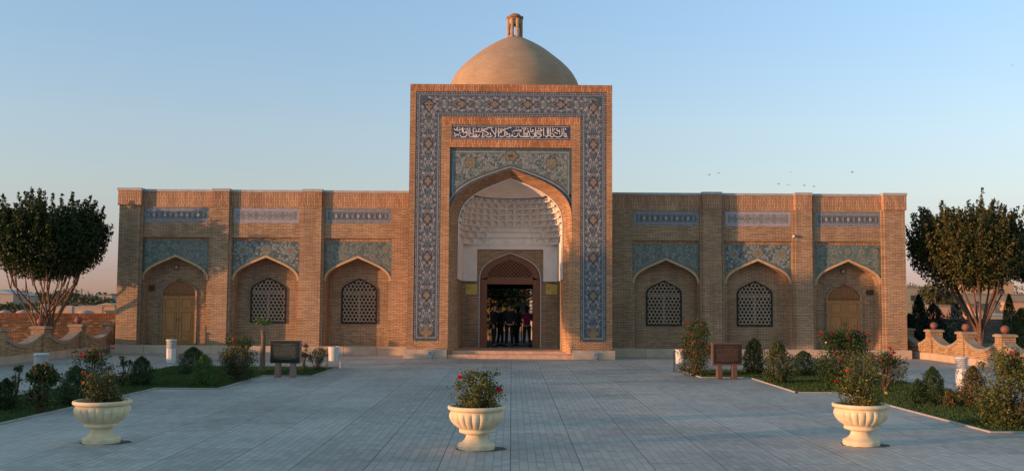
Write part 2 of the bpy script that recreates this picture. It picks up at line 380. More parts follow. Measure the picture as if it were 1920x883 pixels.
mb.quad((CX - PW, 50, 4.5), (CX + PW, 50, 4.5), (CX + PW, 50, PT - 1.2), (CX - PW, 50, PT - 1.2))
part(mb, 'portal_wall', [BRP, BRPV])
# reveal
mb = MB(); loft(mb, full(A0, zFl - .1), YF, full(A1, zFl - .1), 40.45)
part(mb, 'arch_reveal', [BRP])
mb = MB(); A1i = arch(CX, 2.11, z(420, 40.45), z(334.5, 40.45) - z(420, 40.45) - .05); archband(mb, full(A1, 3.2), full(A1i, 3.2), 40.40, 40.50)
part(mb, 'arch_rim', PLAST)
# spandrel of the portal
YSP = YF + .10
def in_arch(x, zz, pts):
    if x <= pts[0][0] or x >= pts[-1][0]: return False
    for a, b in zip(pts, pts[1:]):
        if a[0] <= x <= b[0]: return zz < a[1] + (b[1] - a[1]) * (x - a[0]) / max(1e-6, b[0] - a[0])
    return False
mb = MB()
arch_wall(mb, A0, CX - FI, CX + FI, ZS, zsp, YSP, iTEAL)
mb.quad((CX - FI, YF, zsp), (CX + FI, YF, zsp), (CX + FI, YSP, zsp), (CX - FI, YSP, zsp), iTEAL)
for s in (-1, 1): mb.quad((CX + s * FI, YF, ZS), (CX + s * FI, YSP, ZS), (CX + s * FI, YSP, zsp), (CX + s * FI, YF, zsp), iTEAL)
yy = YSP - .004
ring = lambda d: [(CX + (x - CX) * (1 + d / FI), zz + d * .95) for x, zz in A0]
mb.ribbon(ring(.05), .09, yy, iNAVY); mb.ribbon(ring(.11), .022, yy - .002, iWHITE); mb.ribbon(ring(.17), .05, yy - .001, iNAVY)
e = FI - .13; mb.ribbon([(CX - e, ZS + .9), (CX - e, zsp - .17), (CX + e, zsp - .17), (CX + e, ZS + .9)], .022, yy - .002, iWHITE)
mb.ribbon([(CX - FI + .05, ZS + .4), (CX - FI + .05, zsp - .07), (CX + FI - .05, zsp - .07), (CX + FI - .05, ZS + .4)], .08, yy - .001, iNAVY)
rg = random.Random(3); outer = ring(.26)
for ix in range(-24, 25):
    for iz in range(0, 26):
        x0 = ix * .1; z0 = ZS + .25 + iz * .1
        x = CX + x0 + rg.uniform(-.03, .03); zz = z0 + rg.uniform(-.03, .03)
        if abs(x - CX) > e - .07 or zz > zsp - .24 or in_arch(x, zz, outer): continue
        t = rg.random(); s = 1 if x0 > 0 else -1
        if t < .5: mb.ribbon(spiral(x, zz, rg.uniform(.05, .085), 1.1, rg.uniform(0, 6.3), s, 8), .016, yy - .003, iWHITE if rg.random() < .7 else iTURQ)
        elif t < .65: mb.disc(x, zz, .028, yy - .003, iWHITE, 5)
        elif t < .86: mb.disc(x, zz, .04, yy - .003, iNAVY, 6)
        else: mb.disc(x, zz, .022, yy - .003, iGOLD, 5)
for x in (-1.65, 1.65):
    for rr, mi in ((.25, iNAVY), (.21, iGOLD), (.14, iTEAL), (.07, iGOLD)): mb.disc(CX + x, zsp - .62, rr, yy - .005 - (.3 - rr) * .004, mi, 24, 8, .18)
for rr, mi in ((.24, iNAVY), (.2, iGOLD), (.1, iNAVY)): mb.disc(CX, zsp - .33, rr, yy - .005 - (.3 - rr) * .004, mi, 24, 6, .25, sx=1.3, sz=.8)
part(mb, 'spandrel_tile', TILEM)
# ornamental tile band, drawn along a centre line
def motif(mb, org, dx, dz, y, half, L=1.47):
    """one repeat of the arabesque: org = medallion centre, (dx,dz) = unit along the band"""
    T = lambda a, b: (org[0] + a * dx - b * dz, org[1] + a * dz + b * dx)
    def rib(pts, w_, mi):
        for s in (-1, 1): mb.ribbon([T(a, s * b) for a, b in pts], w_, y, mi)
    def star(a, b, r, mi, yo, lob=4, am=.32, n=16, sa=1, sb=1):
        o = T(a, b); vs = [(o[0], y - yo, o[1])]
        for k in range(n):
            t = 2 * PI * k / n; rr = r * (1 + am * math.cos(lob * t)); q = T(a + sa * rr * math.cos(t), b + sb * rr * math.sin(t)); vs.append((q[0], y - yo, q[1]))
        mb.add(vs, [(0, 1 + k, 1 + (k + 1) % n) for k in range(n)], mi)
    star(0, 0, .17, iNAVY2, .001, sa=1.25); star(0, 0, .12, iGOLD, .002, am=.24, sa=1.25); star(0, 0, .055, iBLUE, .003, 6, .3)
    star(.0, 0, .035, iGOLD, .004)
    star(L / 2, 0, .10, iTURQ, .001, 6, .2); star(L / 2, 0, .06, iGOLD, .002, 6, .2)
    for a in (.34, L - .34): star(a, 0, .05, iGOLD, .001, 3, .3, 9); star(a, .2, .045, iLILAC, .001, 5, .2, 10); star(a, -.2, .045, iLILAC, .001, 5, .2, 10)
    h = half
    rib([(.0, h * .62), (.15, h * .8), (.32, h * .72), (.45, h * .45), (.6, h * .3), (.735, h * .55), (.87, h * .3), (1.02, h * .45), (1.15, h * .72), (1.32, h * .8), (1.47, h * .62)], .014, iWHITE)
    rib([(.28, 0), (.36, h * .2), (.5, h * .15), (.6, h * .05), (.735, h * .3), (.87, h * .05), (.97, h * .15), (1.11, h * .2), (1.19, 0)], .016, iTURQ)
    for ca, cb_, r_, a0, fl in ((.24, .45, .10, 0, 1), (.46, .74, .095, 1.6, -1), (.62, .42, .075, 3.1, 1), (.85, .42, .075, 0, -1), (1.01, .74, .095, 1.6, 1), (1.23, .45, .10, 3.1, -1), (.735, .8, .08, .8, 1), (.02, .84, .07, 2, 1)):
        rib([(a, b) for a, b in spiral(ca, h * cb_, r_, 1.3, a0, fl, 9)], .013, iWHITE)
        star(ca, h * cb_, .016, iIVORY, .003, 0, 0, 5); star(ca, -h * cb_, .016, iIVORY, .003, 0, 0, 5)
    rgm = random.Random(77)
    for k in range(46):
        a, b = rgm.uniform(.08, L - .08), rgm.uniform(.06, 1) * h; mi = rgm.choice((iWHITE, iWHITE, iBLUE, iTURQ, iLILAC))
        if k % 3: rib([(p_, q_) for p_, q_ in spiral(a, b, rgm.uniform(.025, .05), .9, rgm.uniform(0, 6), 1, 5)], .011, mi)
        else: star(a, b, .017, mi, .002, 0, 0, 5); star(a, -b, .017, mi, .002, 0, 0, 5)
mb = MB(); yb = YF + .02; yo = yb - .004
ZB0 = zTb
for s in (-1, 1): mb.quad((CX + s * TO, yb, ZB0), (CX + s * TI, yb, ZB0), (CX + s * TI, yb, zt1), (CX + s * TO, yb, zt1), iNAVY)
mb.quad((CX - TO, yb, zt1), (CX + TO, yb, zt1), (CX + TO, yb, zt0), (CX - TO, yb, zt0), iNAVY)
for s in (-1, 1):
    mb.quad((CX + s * TO, YF, ZB0), (CX + s * TO, yb, ZB0), (CX + s * TO, yb, zt0), (CX + s * TO, YF, zt0), iNAVY)
    mb.quad((CX + s * TI, YF, ZB0), (CX + s * TI, yb, ZB0), (CX + s * TI, yb, zt1), (CX + s * TI, YF, zt1), iNAVY)
mb.quad((CX - TO, YF, zt0), (CX + TO, YF, zt0), (CX + TO, yb, zt0), (CX - TO, yb, zt0), iNAVY)
def U(d, b): return [(CX - TO + d, ZB0 + b), (CX - TO + d, zt0 - d), (CX + TO - d, zt0 - d), (CX + TO - d, ZB0 + b)]
def Ui(d, b): return [(CX - TI - d, ZB0 + b), (CX - TI - d, zt1 + d), (CX + TI + d, zt1 + d), (CX + TI + d, ZB0 + b)]
for d, w_, mi in ((.13, .02, iWHITE), (.165, .012, iTURQ)):
    mb.ribbon(U(d, d), w_, yo, mi); mb.ribbon(Ui(d, d), w_, yo, mi)
    for s in (-1, 1): mb.ribbon([(CX + s * (TO - d), ZB0 + d), (CX + s * (TI + d), ZB0 + d)], w_, yo, mi)
rg = random.Random(5)
def border_flowers(x0, z0, x1, z1):
    n = int(math.hypot(x1 - x0, z1 - z0) / .10)
    for i in range(n):
        t = (i + .5) / n; x = x0 + (x1 - x0) * t; zz = z0 + (z1 - z0) * t
        mi = (iWHITE, iGOLD, iWHITE, iLILAC)[i % 4]; mb.disc(x, zz, .032 if i % 2 else .024, yo, mi, 8, 4, .3)
for s in (-1, 1):
    border_flowers(CX + s * (TO - .06), ZB0, CX + s * (TO - .06), zt0 - .05); border_flowers(CX + s * (TI + .06), ZB0, CX + s * (TI + .06), zt1)
border_flowers(CX - TO, zt0 - .06, CX + TO, zt0 - .06); border_flowers(CX - TI, zt1 + .06, CX + TI, zt1 + .06)
hb = (TO - TI) / 2 - .2; zc = (zt0 + zt1) / 2
for s in (-1, 1):
    xc = CX + s * (TO + TI) / 2; zz = zc - .1; 
    nrep = int((zz - ZB0 - .2) / 1.47 + .5); Lr = (zz - ZB0 - .3) / nrep
    for k in range(nrep): motif(mb, (xc, zz - k * Lr), 0, -1, yo, hb, Lr)
    mb.disc(xc, ZB0 + .32, .2, yo - .002, iGOLD, 16, 4, .3)
nrep = 5; Lr = (TO + TI) / nrep
for k in range(nrep): motif(mb, (CX - (TO + TI) / 2 + k * Lr, zc), 1, 0, yo, hb, Lr)
part(mb, 'tile_band', TILEM)
# inscription
mb = MB(); yi = YF + .02; X0, X1 = CX - 2.42, CX + 2.42
mb.quad((X0, yi, zi0), (X1, yi, zi0), (X1, yi, zi1), (X0, yi, zi1), iNAVY2)
for a, b, c, d in ((X0, zi0, X1, zi0), (X0, zi1, X1, zi1), (X0, zi0, X0, zi1), (X1, zi0, X1, zi1)):
    mb.quad((a, YF, b), (c, YF, d), (c, yi, d), (a, yi, b), iNAVY2)
q = .05; mb.ribbon([(X0 + q, zi0 + q), (X0 + q, zi1 - q), (X1 - q, zi1 - q), (X1 - q, zi0 + q), (X0 + q, zi0 + q)], .022, yi - .004, iWHITE)
rg = random.Random(8)
for i in range(110): mb.ribbon(spiral(rg.uniform(X0 + .12, X1 - .12), rg.uniform(zi0 + .12, zi1 - .12), .035, .9, rg.uniform(0, 6), 1, 5), .008, yi - .003, iTURQ)
insc = part(mb, 'inscription_panel', TILEM)
LS = [[(190,215),(220,260),(300,285),(380,265),(430,225)],[(290,180),(295,220),(265,245)],[(352,205),(372,215)],[(440,190),(445,270),(440,340),(380,360)],
[(460,190),(470,300),(490,360),(590,350),(610,300),(600,190)],[(505,238),(530,240)],[(550,238),(574,240)],[(540,290),(560,320),(530,350)],[(350,330),(370,380),(340,400)],
[(205,350),(225,410),(280,430),(350,410),(380,370),(440,350)],[(200,455),(230,480),(265,462)],[(320,470),(340,480)],[(380,410),(390,470),(450,500),(530,490),(580,440),(580,390),(560,370)],
[(470,400),(490,410)],[(600,330),(640,380),(650,480),(700,500)],[(665,190),(670,330),(700,400),(712,375)],[(765,190),(765,480)],[(640,480),(760,490),(880,495),(940,460),(950,410)],
[(800,410),(870,420),(860,460),(790,470),(800,430)],[(822,200),(808,232)],[(850,240),(860,310),(900,330),(925,290),(935,320),(980,330),(1010,300),(1005,200)],[(935,210),(935,320)],
[(800,340),(850,328)],[(1050,190),(1050,490),(1030,480),(1020,455)],[(1350,200),(1270,190),(1180,210),(1080,260),(1100,300),(1210,370),(1220,400),(1150,440),(1060,500)],
[(1095,395),(1110,405)],[(1165,265),(1180,275)],[(1290,210),(1320,270),(1390,370),(1430,440),(1420,490),(1370,510)],[(1440,190),(1440,300),(1430,400)],
[(1150,470),(1200,490),(1300,480),(1330,440)],[(1270,350),(1290,450)],[(1515,190),(1515,490)],[(1480,320),(1520,350),(1570,340),(1560,210)],[(1620,200),(1610,310),(1570,350)],
[(1900,200),(1840,195),(1760,220),(1660,250),(1690,300),(1780,370),(1790,400),(1720,430),(1640,480),(1570,490),(1570,440)],[(1700,190),(1700,480)],[(1740,480),(1830,490),(1840,370)],[(1840,480),(1900,480),(1910,420)]]
RS = [[(0,480),(50,490),(50,430)],[(0,195),(60,205)],[(80,360),(150,300),(240,290),(330,280),(350,310),(300,330)],[(90,410),(100,480),(180,500),(240,450),(240,380)],[(145,385),(160,395)],
[(280,340),(300,460),(360,490),(560,490),(590,450),(590,340)],[(430,190),(430,480)],[(490,190),(470,270)],[(550,210),(530,250)],[(450,440),(500,400),(530,450),(470,480)],
[(450,370),(520,385),(560,340),(570,300),(520,310)],[(620,190),(630,320),(690,320),(700,260),(660,280)],[(630,460),(640,510),(720,500),(750,440),(740,390),(690,400)],[(775,190),(775,510)],
[(730,350),(790,370),(830,330),(830,300),(930,310),(970,260),(900,290)],[(850,200),(880,250)],[(940,200),(910,240)],[(800,420),(820,500),(900,500),(940,440),(930,410),(870,430)],[(810,400),(930,360)],
[(1010,190),(1015,480)],[(1050,440),(1100,510),(1130,460),(1220,450)],[(1120,190),(1125,440)],[(1165,190),(1165,440)],[(1215,190),(1220,460),(1260,500),(1330,440),(1240,370)],[(1280,190),(1285,340)],
[(1300,450),(1370,480),(1440,500),(1520,470),(1560,420),(1555,200)],[(1350,210),(1320,270)],[(1420,210),(1400,260),(1440,310),(1480,270),(1490,420)],[(1320,340),(1430,380)],
[(1605,190),(1620,430),(1650,490),(1690,470),(1680,430),(1660,440)],[(1650,200),(1670,260)],[(1640,390),(1700,390)],[(1715,500),(1735,510)],[(190,215),(215,225)],[(260,190),(270,225)],[(370,190),(380,240)]]
mb = MB()
def letters(L, u0, vo):
    for st in L:
        st = [(X0 + .05 + (u0 + a / 15.36 - 845.4) / (1070.3 - 845.4) * (X1 - X0 - .1), zi1 - .05 - (b - vo) / 400 * (zi1 - zi0 - .1)) for a, b in st]
        sm = []
        for i in range(len(st) - 1):        # Catmull-Rom rounding
            p0 = st[max(i - 1, 0)]; p1 = st[i]; p2 = st[i + 1]; p3 = st[min(i + 2, len(st) - 1)]
            for k in range(4):
                t = k / 4; sm.append(tuple(.5 * (2 * p1[j] + (p2[j] - p0[j]) * t + (2 * p0[j] - 5 * p1[j] + 4 * p2[j] - p3[j]) * t * t + (3 * p1[j] - p0[j] - 3 * p2[j] + p3[j]) * t ** 3) for j in (0, 1)))
        sm.append(st[-1]); n = len(sm)
        mb.ribbon(sm, [.02 + .015 * math.sin(PI * i / (n - 1)) for i in range(n)], yi - .006, 0)
letters(LS, 835, 145); letters(RS, 955, 160)
lt = mb.build('lettering', IVORY); lt.parent = insc
# ---- niche interior
YB = 43.0; HW = 2.15; DW = 1.44; zpl = 3.17; zpan = z(468, YB)
ox, oz = 1.31, zFl
DA = arch(CX, 1.31, z(524, YB), z(475, YB) - z(524, YB))
mb = MB()
for s in (-1, 1): mb.quad((CX + s * HW, 40.45, zFl), (CX + s * 2.08, YB, zFl), (CX + s * 2.08, YB, zpl), (CX + s * HW, 40.45, zpl))
arch_wall(mb, DA, CX - 1.44, CX + 1.44, zFl, zpan, YB)
for s in (-1, 1): mb.quad((CX + s * 1.44, YB, zFl), (CX + s * 2.08, YB, zFl), (CX + s * 2.08, YB, zpl), (CX + s * 1.44, YB, zpl))
loft(mb, full(DA, zFl), YB, full(DA, zFl), YB + .5)
part(mb, 'niche_wall', [BR])
# plaster: lower panels + muqarnas tiers
mb = MB(); yq = YB - .12
zt = 4.76
for s in (-1, 1):
    mb.box(*sorted((CX + s * 1.44, CX + s * 2.15)), 41.0 if False else yq, YB + .02, zpl, zpan)
    mb.quad((CX + s * 2.10, 40.5, zpl), (CX + s * 2.03, yq, zpl), (CX + s * 2.03, yq, zt), (CX + s * 2.10, 40.5, zt))
    mb.quad((CX + s * 2.10, 40.5, zpl), (CX + s * 2.03, yq, zpl), (CX + s * 2.12, yq, zpl), (CX + s * 2.2, 40.5, zpl))
    for k in range(5):                       # thin vertical ribs and cut corners
        xx = CX + s * (1.5 + k * .13); mb.box(xx - .008, xx + .008, yq - .012, yq, zpl + .05, zpan - .55)
mb.quad((CX - 2.15, yq, zpan), (CX + 2.15, yq, zpan), (CX + 2.15, yq, zt), (CX - 2.15, yq, zt))
mb.quad((CX - 1.44, yq, zpan), (CX + 1.44, yq, zpan), (CX + 1.44, YB, zpan), (CX - 1.44, YB, zpan))
def ahalf(zq):
    H = len(A1i) // 2; c = A1i[H:]
    if zq <= c[-1][1]: return c[-1][0] - CX
    for a, b in zip(c, c[1:]):
        if b[1] <= zq <= a[1]: t = (zq - b[1]) / max(1e-6, a[1] - b[1]); return b[0] + (a[0] - b[0]) * t - CX
    return 0.02
apx = max(p[1] for p in A1i)
levels = [4.75, 5.05, 5.3, 5.52, 5.76, 6.0, 6.23, 6.45, 6.66]
def Rx(zq): return ahalf(zq)
def Ry(zq): return 2.36 * max(.02, 1 - (max(0, zq - 5.2) / (apx - 5.2)) ** 1.7) ** .8
def plan(th, rx, ry, n):
    c, s_ = math.cos(th), math.sin(th)
    q = (abs(c) ** n + abs(s_) ** n) ** (-1 / n)
    return CX - rx * q * c, 40.5 + ry * q * s_
for i in range(len(levels) - 1):
    za, zb = levels[i], levels[i + 1]; M = [17, 18, 19, 20, 19, 18, 17, 15][i]
    na = [6, 4.6, 3.4, 2.7, 2.3, 2.1, 2.0, 2.0][i]
    rxa, rya = Rx(za), Ry(za); NS, NT = 10, 8; vs = []; W_ = M * NS
    for t_ in range(NT + 1):
        t = t_ / NT
        for k in range(W_ + 1):
            th = PI * k / W_; s_ = ((k + (NS // 2 if i % 2 else 0)) % NS) / NS * 2 - 1
            cor = max(0, 1 - abs(abs(math.cos(th)) - .66) / .34) if i < 3 else 1
            tt = max(0, (t - .14) / .86); lim = .88 * math.sqrt(max(0, 1 - tt ** 1.6))
            rec = .13 * min(1, max(0, (lim - abs(s_)) * 5)) * (1 if t > .14 else 0) * min(1, cor * 1.6)
            lip = -.035 * (1 if t < .15 else 0) * cor
            xa, ya = plan(th, rxa, rya, na); L_ = math.hypot(xa - CX, ya - 40.5) or 1; d = rec + lip - .06 * cor * (i > 0)
            vs.append((xa + (xa - CX) / L_ * d, max(ya + (ya - 40.5) / L_ * d, 40.5), za + (zb - za) * t))
    mb.add(vs, [(a * (W_ + 1) + k, a * (W_ + 1) + k + 1, (a + 1) * (W_ + 1) + k + 1, (a + 1) * (W_ + 1) + k) for a in range(NT) for k in range(W_)])
    if i > 0:                                # underside lip
        vs = []
        for k in range(W_ + 1):
            th = PI * k / W_
            p = plan(th, rxa - .095, rya - .095, na); q_ = plan(th, Rx(levels[i - 1]) + .18, Ry(levels[i - 1]) + .18, na)
            vs += [(p[0], max(p[1], 40.5), za), (q_[0], max(q_[1], 40.5), za + .004)]
        mb.add(vs, [(2 * k, 2 * k + 1, 2 * k + 3, 2 * k + 2) for k in range(W_)])
za = levels[-1]; vs = []; NT = 8                # plain cap
for t_ in range(NT + 1):
    zz = za + (apx - .01 - za) * t_ / NT
    for k in range(33): vs.append((*plan(PI * k / 32, Rx(zz), Ry(zz), 2.0), zz))
mb.add(vs, [(a * 33 + k, a * 33 + k + 1, (a + 1) * 33 + k + 1, (a + 1) * 33 + k) for a in range(NT) for k in range(32)])
part(mb, 'stalactite_vault', PLAST)
# entrance frame and its pierced fanlight
mb = MB(); DB = arch(CX, 1.01, z(530, YB), .62, p1=.3)
yd0, yd1 = YB + .08, YB + .26; zop = z(533, YB)
inner_f = arch(CX, .98, z(521, YB), z(488, YB) - z(521, YB))
zl0 = z(520, YB)
DAi = arch(CX, 1.305, z(524, YB), z(475, YB) - z(524, YB) - .004)
for s in (-1, 1): mb.box(*sorted((CX + s * 1.0, CX + s * 1.305)), yd0, yd1, zFl, z(524, YB))
mb.box(CX - 1.0, CX + 1.0, yd0, yd1, zop, zl0)
archband(mb, DAi, arch(CX, .98, zl0, z(487, YB) - zl0), yd0, yd1)
ef = part(mb, 'entrance_frame', WOODR, bevel=.012)
mb = MB(); fan = arch(CX, .99, zl0, z(487, YB) - zl0 + .01); poly = fan[::-1]
for k in range(-40, 41):
    for dx in (-1, 1):
        c = clip(((CX + k * .165 - dx * 2, zl0 - .2), (CX + k * .165 + dx * 2 , zl0 + 3.8)), poly)
        if c: bar(mb, c[0], c[1], .045, yd0 + .05 + (.004 if dx > 0 else 0), yd0 + .09 + (.004 if dx > 0 else 0))
sub(mb, 'lattice', WOODR, ef).matrix_parent_inverse = Matrix.Identity(4)
mb = MB()
for s in (-1, 1): mb.box(*sorted((CX + s * 1.315, CX + s * 1.35)), YB - .02, YB + .1, zFl, z(524, YB))
archband(mb, arch(CX, 1.35, z(524, YB), z(475, YB) - z(524, YB) + .03), DA, YB - .02, YB + .06)
part(mb, 'white_door_trim', WHITEP)
# passage behind the entrance, open to the court
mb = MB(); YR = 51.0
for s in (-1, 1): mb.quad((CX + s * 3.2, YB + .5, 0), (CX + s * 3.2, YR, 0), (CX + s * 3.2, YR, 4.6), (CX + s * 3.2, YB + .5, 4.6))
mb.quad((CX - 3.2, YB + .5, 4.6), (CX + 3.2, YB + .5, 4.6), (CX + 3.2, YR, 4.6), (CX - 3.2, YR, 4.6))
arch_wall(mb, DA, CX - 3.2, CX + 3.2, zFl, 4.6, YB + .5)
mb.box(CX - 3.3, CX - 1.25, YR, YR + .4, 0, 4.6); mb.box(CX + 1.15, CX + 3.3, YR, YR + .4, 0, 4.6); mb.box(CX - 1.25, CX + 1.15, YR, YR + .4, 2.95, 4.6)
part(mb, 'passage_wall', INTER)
mb = MB(); mb.box(CX - 3.2, CX + 3.2, YB + .02, YR + .4, .02, zFl)
part(mb, 'passage_floor', GRANG)
mb = MB()
for k in range(-30, 40):
    for dx in (-1, 1):
        c = clip(((CX + k * .14 - dx, 2.35), (CX + k * .14 + dx * .2, 3.55)), [(CX - 1.25, 2.55), (CX + 1.15, 2.55), (CX + 1.15, 2.95), (CX - 1.25, 2.95)])
        if c: bar(mb, c[0], c[1], .03, YR + .1 + (.004 if dx > 0 else 0), YR + .14)
mb.box(CX - 1.25, CX + 1.15, YR + .08, YR + .16, 2.50, 2.56)
part(mb, 'rear_lattice', BLACKM)
# steps and portal plinth
mb = MB(); mb.box(CX - 2.50, CX + 2.50, YF - .02, YB + .02, 0, .17)
mb.box(CX - 2.47, CX + 2.47, YF + .33, YB + .02, .17, zFl)
part(mb, 'entrance_step', STEPM, bevel=.01)
def plinth(x0, x1, y0, y1, h, name='plinth', slab=1.35):
    mb = MB(); n = max(1, round((x1 - x0) / slab)); s_ = (x1 - x0) / n
    for k in range(n): mb.box(x0 + k * s_ + .004, x0 + (k + 1) * s_ - .004, y0, y1, 0, h)
    part(mb, name, STONE, bevel=.012)
plinth(CX - PW - .12, CX - 2.50, YF - .12, YF + 1.0, zPl); plinth(CX + 2.50, CX + PW + .12, YF - .12, YF + 1.0, zPl)

# ---- wings
WT = z(359.5, YW); zc2 = z(364.3, YW)
zpar = z(390, YW); zf1, zf0 = z(393.5, YW), z(421, YW); zrec = z(449, YW); zsp1 = z(455, YW)
zapx = z(481.5, YS); zspr = z(529, YS); zpw = z(651, YW)
BAYS = [6.58, 10.50, 14.36]; BW = 1.44
PIL = [(8.11, 8.92), (12.05, 12.76), (15.83, 16.72)]
for s in (-1, 1):
    mb = MB(); X = lambda a: s * a
    def wq(x0, x1, z0, z1, y=YW, mi=0):
        a, b = sorted((s * x0, s * x1)); mb.quad((a, y, z0), (b, y, z0), (b, y, z1), (a, y, z1), mi)
    edges = [(4.05, BAYS[0] - BW), (BAYS[0] + BW, BAYS[1] - BW), (BAYS[1] + BW, BAYS[2] - BW), (BAYS[2] + BW, 16.66)]
    for a, b in edges: wq(a, b, 0, zpar)
    for c in BAYS:
        wq(c - BW, c + BW, zf1, zpar); wq(c - BW, c + BW, zrec, zf0)
        wq(c - BW, c - BW + .04, zf0, zf1); wq(c + BW - .04, c + BW, zf0, zf1)
        a, b = s * c - BW, s * c + BW
        mb.quad((a, YW, zrec), (b, YW, zrec), (b, YS, zrec), (a, YS, zrec)); 
        for x in (a, b): mb.quad((x, YW, 0), (x, YS, 0), (x, YS, zrec), (x, YW, zrec))
        mb.quad((a, YS, zsp1), (b, YS, zsp1), (b, YS, zrec), (a, YS, zrec), 1)
        pts = arch(s * c, BW - .10, zspr, zapx - zspr - .1, k=.55, sl=.55, p1=.5)
        # jambs below the spandrel at YS, niche soffit, back
        zz = zspr + .0
        arch_wall(mb, pts, a, b, 0, zspr + .01, YS) if False else None
        mb.quad((a, YS, 0), (pts[0][0], YS, 0), (pts[0][0], YS, zspr), (a, YS, zspr)); mb.quad((pts[-1][0], YS, 0), (b, YS, 0), (b, YS, zspr), (pts[-1][0], YS, zspr))
        loft(mb, full(pts, 0), YS, full(pts, 0), YN); fill(mb, pts, 0, YN)
    wq(4.05, 16.66, zpar, zc2, mi=1)
    # ends, top and back
    mb.quad((s * 16.66, YW, 0), (s * 16.66, 49, 0), (s * 16.66, 49, WT), (s * 16.66, YW, WT))
    wq(4.05, 16.66, 0, WT, 49); a, b = sorted((s * 4.05, s * 16.66))
    mb.quad((a, YW + .35, zc2 - .5), (b, YW + .35, zc2 - .5), (b, 49, zc2 - .5), (a, 49, zc2 - .5))
    mb.quad((a, YW + .35, zc2 - .5), (b, YW + .35, zc2 - .5), (b, YW + .35, zc2), (a, YW + .35, zc2))
    part(mb, 'wing_wall', [BR, BRV])
    mb = MB(); mb.box(a, b, YW - .04, YW + .4, zc2, WT); part(mb, 'coping', COPE, bevel=.01)
    mb = MB(); n = 9
    xs = np.linspace(4.24, 16.86, n + 1)
    for k in range(n):
        p, q_ = sorted((s * xs[k] + s * .004, s * xs[k + 1] - s * .004)); mb.box(p, q_, YW - .30, YW + .1, 0, zpw)
    part(mb, 'plinth', STONE, bevel=.012)
    for i, (p0, p1) in enumerate(PIL):
        a, b = sorted((s * p0, s * p1)); mb = MB()
        mb.box(a, b, YP, YW + .02, 0, zpar, 0)
        ex = .05 if i == 2 else .0
        mb.box(a - ex, b + ex, YP - .02 - ex, YW + .02, zpar, zc2 + .02, 1)
        cxp = (a + b) / 2; hz = (zpar + zc2) / 2
        for rr in (.27, .19, .11):
            for (q0, q1) in (((-1, -1), (1, -1)), ((1, -1), (1, 1)), ((1, 1), (-1, 1)), ((-1, 1), (-1, -1))):
                bar(mb, (cxp + q0[0] * rr, hz + q0[1] * rr), (cxp + q1[0] * rr, hz + q1[1] * rr), .03, YP - .024 - ex, YP - .019 - ex, 1)
        # narrow step beside the pilaster, towards the bay
        for sd in (-1, 1):
            x = a if sd < 0 else b; x1, x2 = sorted((x, x + sd * .10))
            if not (i == 2 and sd == s): mb.box(x1, x2, YP + .08, YW + .01, 0, zpar - .001, 0)
        pl = part(mb, 'pilaster', [BR, BRV])
        mb = MB(); mb.box(a - .02 - ex, b + .02 + ex, YP - .06 - ex, YW + .38, zc2 + .02, WT + .03); cp = mb.build('cap', COPE); cp.parent = pl
        cp.matrix_parent_inverse = Matrix.Identity(4)
    for i, c in enumerate(BAYS):
        cx = s * c; a, b = cx - BW, cx + BW
        # frieze panel
        mb = MB(); y0 = YW + .015; yt = y0 - .004
        A_, B_ = a + .04, b - .04
        mb.quad((A_, y0, zf0), (B_, y0, zf0), (B_, y0, zf1), (A_, y0, zf1), iBLUE if i != 1 else iLILAC)
        for (p, q_, r_, t_) in ((A_, zf0, B_, zf0), (A_, zf1, B_, zf1), (A_, zf0, A_, zf1), (B_, zf0, B_, zf1)): mb.quad((p, YW, q_), (r_, YW, t_), (r_, y0, t_), (p, y0, q_), iBLUE)
        m_ = .11; mb.quad((A_ + m_, yt, zf0 + m_), (B_ - m_, yt, zf0 + m_), (B_ - m_, yt, zf1 - m_), (A_ + m_, yt, zf1 - m_), iNAVY if i != 1 else iBLUE)
        mb.ribbon([(A_ + m_, zf0 + m_), (A_ + m_, zf1 - m_), (B_ - m_, zf1 - m_), (B_ - m_, zf0 + m_), (A_ + m_, zf0 + m_)], .016, yt - .002, iWHITE)
        zm = (zf0 + zf1) / 2; hh = (zf1 - zf0) / 2 - m_
        if i != 1:
            n = 11; st = (B_ - A_ - 2 * m_) / n
            for k in range(n):
                x = A_ + m_ + (k + .5) * st; mb.disc(x, zm, .065, yt - .003, iWHITE if k % 2 else iTURQ, 12, 6, .25)
                mb.disc(x, zm, .028, yt - .004, iGOLD, 6)
                for q0 in (-1, 1):
                    mb.ribbon([(x - .035, zm + q0 * hh * .95), (x - .02, zm + q0 * .07), (x + .02, zm + q0 * .07), (x + .035, zm + q0 * hh * .95)], .014, yt - .003, iWHITE)
                    mb.ribbon([(x + st / 2 - .05, zm + q0 * hh * .9), (x + st / 2, zm + q0 * hh * .3), (x + st / 2 + .05, zm + q0 * hh * .9)], .016, yt - .003, iLILAC)
                    mb.disc(x + st / 2, zm + q0 * hh * .75, .02, yt - .003, iTURQ, 5)
        else:
            rg = random.Random(21)
            for k in range(-4, 5):
                x = cx + k * .28
                for q0 in (-1, 1):
                    mb.ribbon(spiral(x, zm + q0 * hh * .5, .09, 1.2, 0 if q0 > 0 else PI, 1 if k % 2 else -1, 10), .018, yt - .003, iWHITE)
                    mb.disc(x + .14, zm + q0 * hh * .6, .03, yt - .003, iWHITE if k % 2 else iGOLD, 6)
                    mb.disc(x + .07, zm + q0 * hh * .2, .022, yt - .003, iTURQ, 5)
                if k % 2 == 0: mb.disc(x, zm, .07, yt - .004, iGOLD, 12, 4, .3, sx=1.4); mb.disc(x, zm, .03, yt - .005, iLILAC, 6)
        part(mb, 'frieze_tile', TILEM)
        # spandrel tile
        pts = arch(cx, BW - .10, zspr, zapx - zspr - .1, k=.55, sl=.55, p1=.5)
